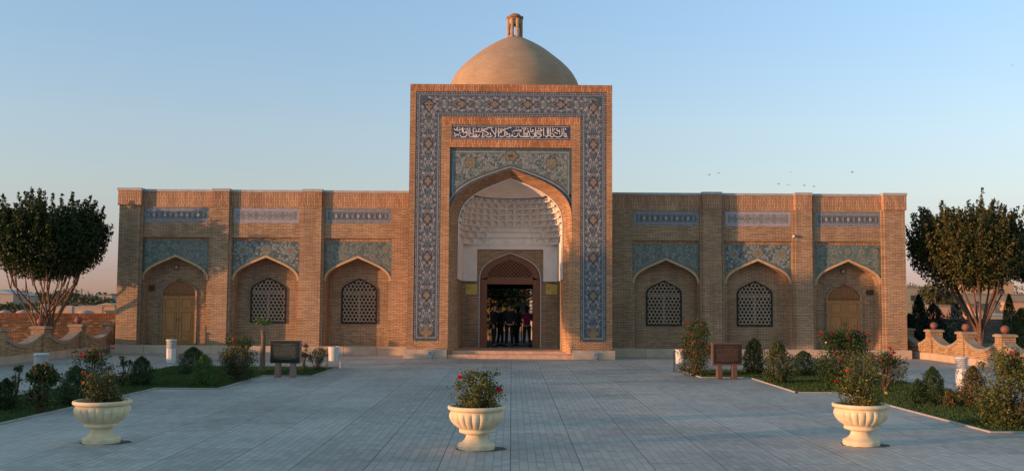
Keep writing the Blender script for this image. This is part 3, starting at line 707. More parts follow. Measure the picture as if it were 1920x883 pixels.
        po = arch(cx, BW, zspr, zapx - zspr, k=.55, sl=.55, p1=.5)
        mb = MB(); ysx = YS - .0
        arch_wall(mb, po, a, b, zspr, zsp1, YS - .02, iTEAL); yt = YS - .024
        rg = random.Random(40 + i + (5 if s > 0 else 0)); pin = [(cx + (x - cx) * 1.06, q_ + .06) for x, q_ in po]
        fl = []
        if i != 1:
            for k in range(5): fl.append((a + .26 + k * .59, zsp1 - .28))
            fl += [(a + .26, zsp1 - .82), (b - .26, zsp1 - .82), (a + .82, zsp1 - .66), (b - .82, zsp1 - .66)]
        else: fl = [(a + .42, zsp1 - .40), (cx, zsp1 - .36), (b - .42, zsp1 - .40)]
        for x, q_ in fl:
            if in_arch(x, q_ - .1, pin): continue
            r0 = .11 if i != 1 else .19
            mb.disc(x, q_, r0 * 1.15, yt - .004, iTURQ, 16, 8, .15); mb.disc(x, q_, r0 * .85, yt - .006, iGOLD, 16, 8, .2); mb.disc(x, q_, r0 * .4, yt - .008, iTEAL, 8); mb.disc(x, q_, r0 * .2, yt - .009, iGOLD, 6)
        for ix in range(-14, 15):
            for iz in range(0, 14):
                x = cx + ix * .1 + rg.uniform(-.02, .02); q_ = zsp1 - .07 - iz * .095 + rg.uniform(-.02, .02)
                if abs(x - cx) > BW - .05 or in_arch(x, q_ - .03, pin) or q_ < zspr + .05: continue
                if any(math.hypot(x - fx, q_ - fz) < (.16 if i != 1 else .24) for fx, fz in fl): continue
                t = rg.random()
                if i != 1:
                    if t < .28: mb.disc(x, q_, .03, yt - .002, iNAVY, 6)
                    elif t < .62: mb.ribbon(spiral(x, q_, .045, .9, rg.uniform(0, 6), 1, 6), .012, yt - .002, iTURQ if rg.random() < .6 else iWHITE)
                    elif t < .7: mb.disc(x, q_, .02, yt - .002, iWHITE, 5)
                else:
                    if t < .35: mb.disc(x, q_, .042, yt - .002, iNAVY, 6)
                    elif t < .85: mb.ribbon(spiral(x, q_, .055, 1.0, rg.uniform(0, 6), 1, 7), .018, yt - .003, iWHITE)
        part(mb, 'spandrel_tile', TILEM)
        mb = MB(); archband(mb, po, pts, YS - .06, YS + .01, 0)
        part(mb, 'arch_moulding', MOULD)
# windows: built once, then copied
def shape_pts(w_, z0, zs, r, n=10): return arch(0, w_, zs, r, n=n, k=.55, sl=.6, p1=.5)
WZ0, WZT = z(608.6, YN), z(523.5, YN); WHW = 33.3 / (F / YN)
def make_window():
    e_ = empty('window'); H = WZT - WZ0; zs = H * .70; r = H - zs
    o_ = arch(0, WHW, zs, r, n=8, k=.55, sl=.6, p1=.5); i_ = arch(0, WHW - .07, zs, r - .06, n=8, k=.55, sl=.6, p1=.5)
    mb = MB(); archband(mb, full(o_, 0), full(i_, .07), -.05, .0); mb.box(-WHW, WHW, -.05, 0, 0, .07); f = mb.build('frame', BLACKM); f.parent = e_
    mb = MB(); fill(mb, o_, .02, -.004); d_ = mb.build('pane', DARK); d_.parent = e_
    poly = ([(-WHW + .06, .06), (WHW - .06, .06)] + [p for p in i_[::-1]])
    mb = MB(); h = .142
    for k in range(0, 20):
        for ang, off in ((0, .5), (60, .5), (120, .5)):
            if ang == 0: segs = [((-2, h * (k + off) + .04), (2, h * (k + off) + .04))]
            else:
                dx, dz = math.cos(R(ang)), math.sin(R(ang)); nx, nz = -dz, dx; segs = []
                for kk in (k, -k - 1):
                    d = h * (kk + .5 + .25); cx_, cz_ = nx * d, .04 + nz * d; segs.append(((cx_ - 3 * dx, cz_ - 3 * dz), (cx_ + 3 * dx, cz_ + 3 * dz)))
            for sg in segs:
                c = clip(sg, poly)
                if c: bar(mb, c[0], c[1], .033, -.034 - .002 * (ang // 60), -.012)
    mb.box(-.03, .03, -.042, -.01, .07, H * .68); mb.box(-WHW + .07, WHW - .07, -.041, -.01, H * .66, H * .66 + .04)
    l_ = mb.build('lattice', LATT); l_.parent = e_
    return e_
def attach(o, loc): o.parent = B; o.location = Vector(loc) - Vector(B.location)
win = make_window(); first = True
for s in (-1, 1):
    for i in (0, 1):
        o = win if first else copy_tree(win); first = False
        attach(o, (s * BAYS[i], YN - .003, WZ0))
# side doors
def make_door():
    e_ = empty('door'); H = z(527, YN) - zpw + .0; hw = .70; zs = z(556, YN) - zpw; r = H - zs
    o_ = arch(0, hw + .08, zs, r + .07, n=8, k=.55, sl=.6, p1=.5); i_ = arch(0, hw, zs, r, n=8, k=.55, sl=.6, p1=.5)
    mb = MB(); archband(mb, full(o_, 0), full(i_, 0), -.06, 0); f = mb.build('frame', BR); f.parent = e_
    mb = MB(); fill(mb, i_, zs, -.02); mb.box(-hw, hw, -.05, -.004, zs - .06, zs + .03)
    rg = random.Random(2)
    for ix in range(-6, 7):
        for iz in range(5):
            x, q_ = ix * .1, zs + .08 + iz * .085
            if in_arch(x, q_ + .05, i_): mb.ribbon(spiral(x, q_, .045, 1.0, rg.uniform(0, 6), 1, 7), .02, -.03, 1)
    f = mb.build('carved_fanlight', [WOODR, WOOD]); f.parent = e_
    for sd in (-1, 1):
        mb = MB(); a, b = sorted((sd * .008, sd * hw)); mb.box(a, b, -.03, -.002, 0, zs - .061)
        w0, w1 = a + .09, b - .09
        for p0, p1 in ((.10, .42), (.52, 1.42), (1.52, zs - .16)):
            for q0, q1, r0_, r1_ in ((w0, w1, p0, p0 + .035), (w0, w1, p1 - .035, p1), (w0, w0 + .035, p0 + .036, p1 - .036), (w1 - .035, w1, p0 + .036, p1 - .036)): mb.box(q0, q1, -.065, -.031, r0_, r1_)
            mb.box(w0 + .08, w1 - .08, -.055, -.031, p0 + .08, p1 - .08)
        l_ = mb.build('door_leaf', WOOD, bevel=.006); l_.parent = e_
    for sd in (-1, 1):
        mb = MB(); mb.tube([(sd * .07, -.03, .98), (sd * .07, -.09, .98), (sd * .07, -.09, 1.1), (sd * .07, -.03, 1.1)], .012, 6)
        h_ = mb.build('handle', BLACKM); h_.parent = e_
    return e_
dr = make_door(); attach(dr, (-BAYS[2], YN - .003, zpw)); d2 = copy_tree(dr); attach(d2, (BAYS[2], YN - .003, zpw))
# dome and lantern
YD = 50.0; DC = P(965, 100, YD).x; k_ = YD / F
zb = Zc(158, YD)
prof = [(0, 0), (.6, 2.3 / 2.5)]
Hd = (Zc(68, YD) - zb) * 1.0
dp = [(1.03, -2.2), (1.05, -1.4), (1.035, -.6), (.99, 0), (.958, .085), (.917, .174), (.866, .258), (.805, .344), (.745, .418), (.678, .49), (.60, .575), (.518, .66), (.425, .743), (.327, .82), (.22, .895), (.12, .955), (.06, .98), (0.02, .99)]
r0 = 121.0 * k_
mb = MB(); pr = [(r0 * a, zb + (b if b < 0 else b * Hd)) for a, b in dp]
sm = []
for i in range(len(pr) - 1):
    p0 = pr[max(i - 1, 0)]; p1 = pr[i]; p2 = pr[i + 1]; p3 = pr[min(i + 2, len(pr) - 1)]
    for k in range(3):
        t = k / 3; sm.append(tuple(.5 * (2 * p1[j] + (p2[j] - p0[j]) * t + (2 * p0[j] - 5 * p1[j] + 4 * p2[j] - p3[j]) * t * t + (3 * p1[j] - p0[j] - 3 * p2[j] + p3[j]) * t ** 3) for j in (0, 1)))
sm.append(pr[-1]); mb.lathe(sm, (DC, YD, 0), 96)
def dome_mat():
    m, t, b = newmat('dome_courses'); c = coords(t)
    mp = N(t, 'Mapping'); mp.inputs['Location'].default_value = (-DC, -YD, 0); t.links.new(c, mp.inputs[0])
    sp = N(t, 'SeparateXYZ'); t.links.new(mp.outputs[0], sp.inputs[0])
    an = math_(t, 'MULTIPLY', math_(t, 'ARCTAN2', sp.outputs[1], sp.outputs[0]), 3.0); cb = N(t, 'CombineXYZ'); t.links.new(an, cb.inputs[0]); t.links.new(sp.outputs[2], cb.inputs[1])
    bt = N(t, 'TexBrick'); t.links.new(cb.outputs[0], bt.inputs['Vector']); bt.inputs['Scale'].default_value = 1
    bt.inputs['Brick Width'].default_value = .24; bt.inputs['Row Height'].default_value = .075; bt.inputs['Mortar Size'].default_value = .008
    bt.inputs['Color1'].default_value = (.37, .27, .18, 1); bt.inputs['Color2'].default_value = (.43, .315, .21, 1); bt.inputs['Mortar'].default_value = (.27, .20, .135, 1)
    n2 = noise(t, c, .9, 5, .6); col = mixc(t, bt.outputs[0], ramp(t, n2, [(.3, (.86, .85, .84)), (.7, (1.07, 1.06, 1.05))]), 1.0, 'MULTIPLY')
    t.links.new(col, b.inputs['Base Color']); b.inputs['Roughness'].default_value = .9; return m
DOMEM = dome_mat()
dome = part(mb, 'dome', DOMEM, smooth='all')
mb = MB(); mb.lathe([(3.95, zb - 4), (3.95, zb - 2.0), (3.6, zb - 1.9)], (DC, YD, 0), 48); d_ = part(mb, 'drum', BRD)
zl = Zc(69.5, YD) - .12; zlt = Zc(38, YD); LR = 14.2 * k_; topz = Zc(26.5, YD)
lan = empty('lantern'); lan.parent = dome; lan.location = (DC, YD, 0)
mb = MB(); nseg = 8; hz = zlt - zl
for k in range(8):      # eight piers and pointed heads between them
    a0 = PI / 8 + k * PI / 4
    for sgn, aa in ((1, a0),):
        mb.lathe([(0, 0), (.075, 0), (.075, hz), (0, hz)], (LR * .93 * math.cos(aa), LR * .93 * math.sin(aa), zl), 6)
    b0 = (LR * .95 * math.cos(a0), LR * .95 * math.sin(a0)); b1 = (LR * .95 * math.cos(a0 + PI / 4), LR * .95 * math.sin(a0 + PI / 4))
    hp = arch(.5, .22, hz * .55, hz * .22, n=5)
    L1 = lambda t: (b0[0] + (b1[0] - b0[0]) * t, b0[1] + (b1[1] - b0[1]) * t)
    for t0, t1 in ((0, .28), (.72, 1)):
        A_, B_ = L1(t0), L1(t1); A2, B2 = [c * .8 for c in A_], [c * .8 for c in B_]
        mb.quad((*A_, zl), (*B_, zl), (*B_, zl + hz), (*A_, zl + hz)); mb.quad((*A2, zl), (*B2, zl), (*B2, zl + hz), (*A2, zl + hz))
        I_, J_ = (B_, B2) if t0 == 0 else (A_, A2); mb.quad((*I_, zl), (*J_, zl), (*J_, zl + hz), (*I_, zl + hz))
    for (p, q_) in zip(hp, hp[1:]):
        A_, B_ = L1(p[0]), L1(q_[0]); mb.quad((*A_, zl + p[1]), (*B_, zl + q_[1]), (*B_, zl + hz), (*A_, zl + hz))
        A2, B2 = [c * .8 for c in A_], [c * .8 for c in B_]; mb.quad((*A2, zl + p[1]), (*B2, zl + q_[1]), (*B2, zl + hz), (*A2, zl + hz)); mb.quad((*A_, zl + p[1]), (*B_, zl + q_[1]), (*B2, zl + q_[1]), (*A2, zl + p[1]))
mb.lathe([(LR * .98, 0), (LR * 1.0, .14), (LR * .8, .14)], (0, 0, zl - .02), 8, ph=PI / 8)
o = mb.build('lantern_body', BRD); o.parent = lan
mb = MB(); mb.lathe([(0, -.02), (LR * .98, -.02), (LR * 1.0, 0), (LR * 1.22, .07), (LR * 1.22, .13), (LR * 1.0, .15), (0, .15)], (0, 0, zlt), 8, ph=PI / 8)
hd = topz - zlt - .12; mb.lathe([(LR * .9 * math.cos(t) ** .8 if t < PI / 2 - .01 else .0, .12 + hd * math.sin(t) ** 1.15) for t in [PI / 2 * k / 10 for k in range(11)]], (0, 0, zlt), 24)
o = mb.build('lantern_cap', BRP, smooth=True); o.parent = lan
# ================================================================== GROUND
DARKP = plain('darkened_paving', (.09, .085, .08), var=.3, scale=1.5)  # rear court floor darkened in colour so the doorway view stays dark
def sheet(name, x0, x1, y0, y1, z_, mat):
    mb = MB(); mb.quad((x0, y0, z_), (x1, y0, z_), (x1, y1, z_), (x0, y1, z_)); return structure(mb.build(name, mat))
sheet('ground', -1500, 1500, -60, 3000, -.03, EARTH)
sheet('paved_court', -17.5, 17.5, -6, 43, 0.0, PAVE)
sheet('rear_court', -14, 14, 43.5, 78, -.004, DARKP)
YE = 17.95
BEDS = {-1: [(-11.55, 33.9), (-11.55, YE), (-9.3, YE), (-9.1, 25.5), (-7.5, 25.5), (-7.45, 30.0), (-6.0, 30.0), (-5.9, 33.9)],
        1: [(11.5, 33.8), (5.7, 33.8), (5.85, 30.5), (7.35, 30.6), (7.35, 25.6), (8.5, 25.6), (8.65, YE), (16.6, YE), (16.6, 21.4), (11.75, 21.4)]}
def inside(x, y, poly):
    c = False
    for i in range(len(poly)):
        (x0, y0), (x1, y1) = poly[i], poly[(i + 1) % len(poly)]
        if (y0 > y) != (y1 > y) and x < (x1 - x0) * (y - y0) / (y1 - y0) + x0: c = not c
    return c
for s, poly in BEDS.items():
    mb = MB(); mb.add([(x, y, .012) for x, y in poly], [tuple(range(len(poly)))]); structure(mb.build('lawn', LAWN))
    mb = MB()
    for i in range(len(poly)):
        a, b = Vector(poly[i]), Vector(poly[(i + 1) % len(poly)]); d = (b - a).normalized(); n = Vector((-d.y, d.x)) * .028; e = d * .028
        q = [a - n - e, b - n + e, b + n + e, a + n - e]; mb.vprism([(v.x, v.y) for v in q], .004, .035 + .001 * (i % 2))
    structure(mb.build('kerb', KERB))
    # grass blades
    xs = [p[0] for p in poly]; ys = [p[1] for p in poly]; vs = []; fs = []; n = 0
    rg = random.Random(11 + s)
    while n < 42000:
        x = rg.uniform(min(xs), max(xs)); y = rg.uniform(min(ys), max(ys))
        if abs(x) > y * .54 + .5 or not inside(x, y, poly): continue
        h = rg.uniform(.03, .075); a = rg.uniform(0, PI); wx, wy = .008 * math.cos(a), .008 * math.sin(a); lx, ly = rg.uniform(-.03, .03), rg.uniform(-.03, .03)
        k = len(vs); vs += [(x - wx, y - wy, .01), (x + wx, y + wy, .01), (x + lx, y + ly, .01 + h)]; fs.append((k, k + 1, k + 2)); n += 1
    mb = MB(); mb.v = vs; mb.f = fs; mb.m = [0] * len(fs)
    tag(mb.build('grass', LF_GRASS), 'short green lawn grass in the %s planting bed with stepped edge' % ('left' if s < 0 else 'right'), 'grass', kind='stuff')

# ================================================================== LOW WALLS WITH BALL FINIALS
def low_wall(name, s, piers, x_of, label, group):
    e = empty(name, (x_of(piers[0]), piers[0], 0), label=label, cat='garden wall', group=group); loc = Vector(e.location)
    def pt(mb, nm, m, **kw):
        o = mb.build(nm, m, **kw); o.parent = e; o.matrix_parent_inverse = Matrix.Translation(-loc); return o
    hw = .17
    for i in range(len(piers) - 1):
        ya, yb = piers[i], piers[i + 1]; xa, xb = x_of(ya), x_of(yb); a = Vector((xa, ya)); d = Vector((xb - xa, yb - ya)); L = d.length; d /= L
        n = Vector((-d.y, d.x)) * (-1 if d.x * 0 - 0 or True else 1)
        K = 22; prof = []
        for k in range(K + 1):
            t = k / K; q = abs(2 * t - 1); prof.append((t * L, .66 + .46 * q ** 1.9))
        mb = MB()
        def W(t, off, zz): p = a + d * t + n * off; return (p.x, p.y, zz)
        for k in range(K):
            (t0, z0), (t1, z1) = prof[k], prof[k + 1]
            for off in (-hw, hw): mb.quad(W(t0, off, .28), W(t1, off, .28), W(t1, off, z1), W(t0, off, z0))
        pt(mb, 'panel', BRF)
        mb = MB()
        for k in range(K):
            (t0, z0), (t1, z1) = prof[k], prof[k + 1]; o_ = hw + .035
            mb.quad(W(t0, -o_, z0), W(t1, -o_, z1), W(t1, o_, z1), W(t0, o_, z0))
            for off in (-o_, o_):
                mb.quad(W(t0, off, z0), W(t1, off, z1), W(t1, off, z1 - .13), W(t0, off, z0 - .13))
                mb.quad(W(t0, off, z0 - .13), W(t1, off, z1 - .13), W(t1, off * .8, z1 - .13), W(t0, off * .8, z0 - .13))
        pt(mb, 'coping', FCOPE)
        mb = MB(); ns = max(1, round(L / 1.4))
        for k in range(ns):
            t0, t1 = L * k / ns + .006, L * (k + 1) / ns - .006
            q = [a + d * t0 - n * (hw + .08), a + d * t1 - n * (hw + .08), a + d * t1 + n * (hw + .08), a + d * t0 + n * (hw + .08)]
            mb.vprism([(v.x, v.y) for v in q], 0, .285)
        pt(mb, 'plinth', STONE, bevel=.01)
    for i, y in enumerate(piers):
        x = x_of(y); w_ = .25; last = i == len(piers) - 1
        mb = MB(); mb.box(x - w_, x + w_, y - w_, y + w_, .286, 1.16); p = pt(mb, 'pier', BRF)
        mb = MB(); mb.box(x - w_ - .06, x + w_ + .06, y - w_ - .06, y + w_ + .06, 1.161, 1.235); mb.box(x - w_ - .02, x + w_ + .02, y - w_ - .02, y + w_ + .02, 1.235, 1.26)
        c = mb.build('pier_cap', FCOPE, bevel=.01); c.parent = p
        if not last:
            mb = MB(); mb.lathe([(.07, 1.255), (.06, 1.29)] + [(max(.001, .15 * math.cos(t)), 1.42 + .15 * math.sin(t)) for t in [-1.2 + 2.77 * k / 12 for k in range(13)]], (x, y, 0), 20)
            c = mb.build('ball_finial', BALL, smooth='all'); c.parent = p
low_wall('garden_wall', -1, [14.6, 17.8, 21.0, 24.2, 27.4, 30.6, 33.9, 37.1, 40.3, 42.6], lambda y: -17.62 if y < 41 else -17.25, 'shaded low scalloped brick wall with ball finials left of the building, in front of the orange wall', None)
low_wall('garden_wall', 1, [14, 17, 20.1, 23.1, 26.1, 29.2, 32.3, 35.35, 38.4, 41.3, 43.2], lambda y: 17.62 if y < 42 else 17.2, 'sunlit low scalloped brick wall with ball finials right of the building', None)

# boundary walls behind
def bwall(name, x0, x1, y, h, mat, label, capm=None):
    e = empty(name, ((x0 + x1) / 2, y, 0), label=label, cat='wall'); loc = Vector(e.location)
    def pt(mb, nm, m): o = mb.build(nm, m); o.parent = e; o.matrix_parent_inverse = Matrix.Translation(-loc)
    mb = MB(); mb.box(x0, x1, y, y + .35, -.02, h); pt(mb, 'brickwork', mat)
    if capm: mb = MB(); mb.box(x0 - .02, x1 + .02, y - .03, y + .38, h, h + .22); pt(mb, 'soldier_course', capm)
BRWV = brickmat('red_soldier_cap', (.17, .07, .045), (.23, .10, .06), (.10, .06, .04), vertical=True, spot=(.45, .2, .1))
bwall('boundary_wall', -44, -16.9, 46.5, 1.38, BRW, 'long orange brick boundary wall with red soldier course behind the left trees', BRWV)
bwall('boundary_wall', 17.3, 46, 62, 1.40, BRG, 'dark grey brick boundary wall behind the right garden', None)

e = empty('added_shade_wall', (-24.2, 8, 0), label='tall plain brick wall added to shade the court, unseen beyond the left garden wall', cat='wall')  # added out of frame to keep the low sun off the court
mb = MB(); mb.box(-.2, .2, -20, 17.5, 0, 1.85); o = mb.build('brickwork', BRW); o.parent = e
mb = MB(); mb.box(-.25, .25, -20.05, 17.55, 1.851, 1.93); o = mb.build('coping', FCOPE); o.parent = e

# ================================================================== FOLIAGE
def leaves(name, C, size, mat, parent=None, up=.0, aspect=.55, rs=None, smin=.6):
    C = np.asarray(C, dtype=float); n = len(C); rng = rs or RNG
    a = rng.normal(size=(n, 3)); a[:, 2] += up; a /= np.linalg.norm(a, axis=1)[:, None] + 1e-9
    b = rng.normal(size=(n, 3)); b -= a * (a * b).sum(1)[:, None]; b /= np.linalg.norm(b, axis=1)[:, None] + 1e-9
    s_ = size * rng.uniform(smin, 1.25, n)[:, None]
    v = np.stack([C - a * s_ * .5, C + b * s_ * aspect * .5, C + a * s_ * .5, C - b * s_ * aspect * .5], 1).reshape(-1, 3)
    me = bpy.data.meshes.new(name); me.vertices.add(4 * n); me.loops.add(4 * n); me.polygons.add(n)
    me.vertices.foreach_set('co', v.ravel()); me.loops.foreach_set('vertex_index', np.arange(4 * n, dtype=np.int32))
    me.polygons.foreach_set('loop_start', np.arange(0, 4 * n, 4, dtype=np.int32)); me.polygons.foreach_set('loop_total', np.full(n, 4, dtype=np.int32))
    me.materials.append(mat); me.update(calc_edges=True); me.validate()
    o = bpy.data.objects.new(name, me); COL.objects.link(o)
    if parent: o.parent = parent
    return o
def wig(a, b, n, amp, rg):
    a, b = Vector(a), Vector(b); out = []
    for i in range(n + 1):
        t = i / n; p = a.lerp(b, t)
        if 0 < i < n: p += Vector((rg.uniform(-amp, amp), rg.uniform(-amp, amp), rg.uniform(-amp, amp) * .5))
        out.append(p)
    return out
def broom_tree(loc, bases, crown, label, leafm, barkm, nshoot=340, seed=1, group=None, stems=13):
    """vase-shaped tree: crown = (dx, zc, rx, rz, shoot) relative to loc"""
    rg = random.Random(seed); rng = np.random.default_rng(seed)
    e = empty('broom_tree', loc, label=label, cat='tree', group=group)
    dx, zc, rx, rz, sh = crown; mb = MB(); tips = []
    for k in range(stems):
        b = bases[k % len(bases)]; a = 2 * PI * k / stems + rg.uniform(-.3, .3); r = rx * rg.uniform(.35, .82)
        tip = Vector((dx + r * math.cos(a), r * math.sin(a) * .9, zc + rg.uniform(-.1, .3) * rz)); fork = Vector((b[0] + (tip.x - b[0]) * .12, b[1] + (tip.y - b[1]) * .12, b[3] * rg.uniform(.8, 1.15)))
        mid = fork.lerp(tip, .5) + Vector(((tip.x - dx) * .13, (tip.y) * .13, -.22))
        pts = [Vector((b[0], b[1], -.05)), Vector((b[0] + rg.uniform(-.02, .02), b[1], b[3] * .5)), fork, mid + Vector((rg.uniform(-.08, .08), 0, 0)), tip]
        mb.tube(pts, [b[2] * .9, b[2] * .75, b[2] * .46, b[2] * .3, b[2] * .14], 7); tips.append(tip)
        t2 = tip + Vector((rg.uniform(-.5, .5), rg.uniform(-.5, .5), rz * .6)); mb.tube([mid, mid.lerp(t2, .5) + Vector((.1, .1, 0)), t2], [b[2] * .22, b[2] * .16, b[2] * .07], 5)
    for b in bases: mb.tube([(b[0], b[1], -.05), (b[0], b[1], b[3] * .45), (b[0] + .01, b[1], b[3] * .95)], [b[2] * 1.25, b[2], b[2] * .75], 9)
    o = mb.build('trunk', barkm, smooth=True); o.parent = e
    P_ = []
    for k in range(nshoot + 90):
        while True:
            q = np.array([rg.uniform(-1, 1), rg.uniform(-1, 1), rg.uniform(-1, .55)])
            if q @ q < 1 and (q @ q > .25): break
        base = np.array([dx + q[0] * rx * .86, q[1] * rx * .86, zc + q[2] * rz])
        d = np.array([q[0] * .45 + rg.uniform(-.15, .15), q[1] * .45 + rg.uniform(-.15, .15), 1.0]); d /= np.linalg.norm(d)
        L = sh * rg.uniform(.5, 1.0) * (1 - .35 * (q[0] ** 2 + q[1] ** 2)) * (1.2 if rg.random() < .12 else 1)
        m = int(80 * L + 10); t = rng.uniform(0, 1, m); w_ = .12 * (1 - t * .8)[:, None]
        P_.append(base + d * (t * L)[:, None] + rng.normal(size=(m, 3)) * w_)
    m = 13000; q = rng.normal(size=(m, 3)); q /= np.linalg.norm(q, axis=1)[:, None]; q *= (rng.uniform(.35, 1, m) ** .5)[:, None]
    q[:, 2] = np.minimum(q[:, 2], .75); P_.append(q * np.array([rx * .97, rx * .97, rz * 1.05]) + np.array([dx, 0, zc]))
    leaves('crown', np.concatenate(P_), .13, leafm, e, up=.3, rs=rng)
    return e
broom_tree((-19.55, 41.3, 0), [(-.12, 0, .085, 1.3), (.33, .1, .10, 1.5)], (.1, 4.5, 2.42, 1.45, 1.75), 'dark vase-shaped tree with two thin trunks left of the building', LF_TREE, BARK, 480, 5, stems=18)
broom_tree((-20.2, 30.2, 0), [(0, 0, .11, 1.4)], (0, 4.3, 2.3, 1.6, 1.5), 'dark vase-shaped tree outside the left garden wall, beyond the frame', LF_TREE, BARK, 260, 9)
broom_tree((20.45, 43.2, 0), [(0, 0, .125, 1.35)], (-.45, 4.6, 2.6, 1.7, 1.75), 'large vase-shaped tree with a reddish forked trunk right of the building', LF_TREE2, BARKR, 450, 6, stems=16)
broom_tree((24.9, 45.5, 0), [(0, 0, .16, 1.6)], (0, 4.5, 2.5, 1.35, .9), 'dark rounded tree cut off by the right edge, beside the forked tree', LF_TREE, BARK, 260, 12)

def sphere_pts(n, r, rng, lo=.3):
    q = rng.normal(size=(n, 3)); q /= np.linalg.norm(q, axis=1)[:, None]; return q * (rng.uniform(lo ** 3, 1, n) ** (1 / 3))[:, None] * np.array(r)
def flower_mesh(name, mat, r, seed=0):
    rg = random.Random(seed); mb = MB()
    for ring_, (m, tilt, rr) in enumerate(((6, .25, 1), (5, .7, .8), (4, 1.2, .55))):
        for k in range(m):
            a = 2 * PI * k / m + ring_ * .5; c, s_ = math.cos(a), math.sin(a); L = r * rr; ct, st = math.cos(tilt), math.sin(tilt)
            p0 = (0, 0, -.2 * r); tip = (c * L * ct, s_ * L * ct, L * st * .8); w_ = .42 * L
            m1 = (c * L * ct * .6 - s_ * w_, s_ * L * ct * .6 + c * w_, L * st * .55 + .05 * r); m2 = (c * L * ct * .6 + s_ * w_, s_ * L * ct * .6 - c * w_, L * st * .55 + .05 * r)
            mb.quad(p0, m1, tip, m2)
    return mb, name, mat
FL = {}
for key, mat, r in (('red', RED, .054), ('orange', ORANGE, .036), ('pale', PINKW, .045), ('yellow', YELP, .03)):
    mb, _, _ = flower_mesh('flower', mat, r); me = bpy.data.meshes.new('flower_' + key); me.from_pydata(mb.v, [], mb.f); me.materials.append(mat); me.update(); FL[key] = me
def add_flower(e, key, p, rg, sc_=1.0):
    o = bpy.data.objects.new('flower', FL[key]); COL.objects.link(o); o.parent = e; o.location = p
    o.rotation_euler = (rg.uniform(-.9, .9), rg.uniform(-.9, .9), rg.uniform(0, 6.28)); o.scale = [sc_ * rg.uniform(.8, 1.2)] * 3
def bush(loc, rx, h, label, leafm, n=2600, seed=0, size=.05, flowers=(), name='rose_bush', cat='bush', group=None, z0=0.0, clumps=26, stem=True, open_=.35, ry=None, top_spray=6):
    """shrub: clumps of leaves on stems; flowers = [(colour, count, low, high)]"""
    rg = random.Random(seed); rng = np.random.default_rng(seed + 100); ry = ry or rx
    e = empty(name, loc, label=label, cat=cat, group=group); P_ = []; mb = MB(); cl = []
    for k in range(clumps):
        a = rg.uniform(0, 2 * PI); t = rg.uniform(0, 1) ** .8; zz = h * (z0 + (1 - z0) * t); prof_ = math.sin(PI * min(1, max(.12, .2 + .72 * t))) ** .7
        rr = rg.uniform(.15, 1) ** .6 * prof_; c = Vector((rx * rr * math.cos(a), ry * rr * math.sin(a), max(zz, .06))); cl.append(c)
    for k in range(top_spray): 
        a = rg.uniform(0, 2 * PI); cl.append(Vector((rx * rg.uniform(.2, .95) * math.cos(a), ry * rg.uniform(.2, .9) * math.sin(a), h * rg.uniform(.85, 1.08))))
    n = int(n * 2.3)
    for i, c in enumerate(cl):
        m = n // len(cl); sp = rx * (open_ if i < clumps else open_ * .45); m = m if i < clumps else m // 3
        P_.append(rng.normal(size=(m, 3)) * np.array([sp, sp, sp * .85]) * .55 + np.array(c))
        b = Vector((rg.uniform(-.15, .15) * rx, rg.uniform(-.15, .15) * rx, 0)); mb.tube(wig(b, c, 3, rx * .08, rg), [.012, .009, .007, .004], 4, cap=False)
    L = np.concatenate(P_); L = L[L[:, 2] > .03]
    leaves('foliage', L, size, leafm, e, rs=rng)
    if stem: o = mb.build('stem', TWIG); o.parent = e
    for key, cnt, lo_, hi_ in flowers:
        for k in range(cnt):
            c = rg.choice([q for q in cl if lo_ * h <= q.z <= hi_ * h * 1.1] or cl); d = Vector((c.x, c.y - rx * .6, .25 * rx)).normalized()
            add_flower(e, key, c + d * rx * rg.uniform(.12, .32) + Vector((rg.uniform(-1, 1), 0, rg.uniform(-.5, 1))) * rx * .18, rg)
    return e
def conifer(loc, r, h, label, leafm, n=3200, seed=0, size=.045, point=1.0, name='conifer_shrub', cat='shrub', group=None, low=.0, trunk=True, rough=.25, twin=None):
    rg = random.Random(seed); rng = np.random.default_rng(seed + 7); e = empty(name, loc, label=label, cat=cat, group=group); P_ = []
    cols = [(0, 0, 1.0)] + ([twin] if twin else [])
    for (ox_, oy_, k_) in cols:
        m = int(n * k_ * 2.2); t = rng.uniform(0, 1, m) ** 1.25
        env = np.where(t < .25, .62 + 1.5 * t, (1 - ((t - .25) / .75) ** (1.9 / point)) ** .75)
        a = rng.uniform(0, 2 * PI, m); lump = 1 + rough * np.sin(5 * a + 9 * t + seed) + rough * np.sin(23 * t + 3 * a)
        rr = r * k_ * env * lump * rng.uniform(.3, 1.0, m) ** .5
        P_.append(np.stack([ox_ + rr * np.cos(a), oy_ + rr * np.sin(a), h * k_ * (low + (1 - low) * t)], 1) + rng.normal(size=(m, 3)) * r * .05)
    leaves('foliage', np.concatenate(P_), size, leafm, e, up=1.2, rs=rng, aspect=.4)
    if trunk: mb = MB(); mb.tube([(0, 0, -.02), (0, 0, h * .5), (0, 0, h * .85)], [.035, .025, .01], 6); o = mb.build('trunk', BARK); o.parent = e
    return e
def at(u, v, zz=0.0):          # ground point seen at (u,v)
    d = ray(u, v); t = (zz - EYE) / d.z; return (d.x * t, d.y * t, zz)
def on(u, Y, zz=0.0): return (P(u, 600, Y).x, Y, zz)

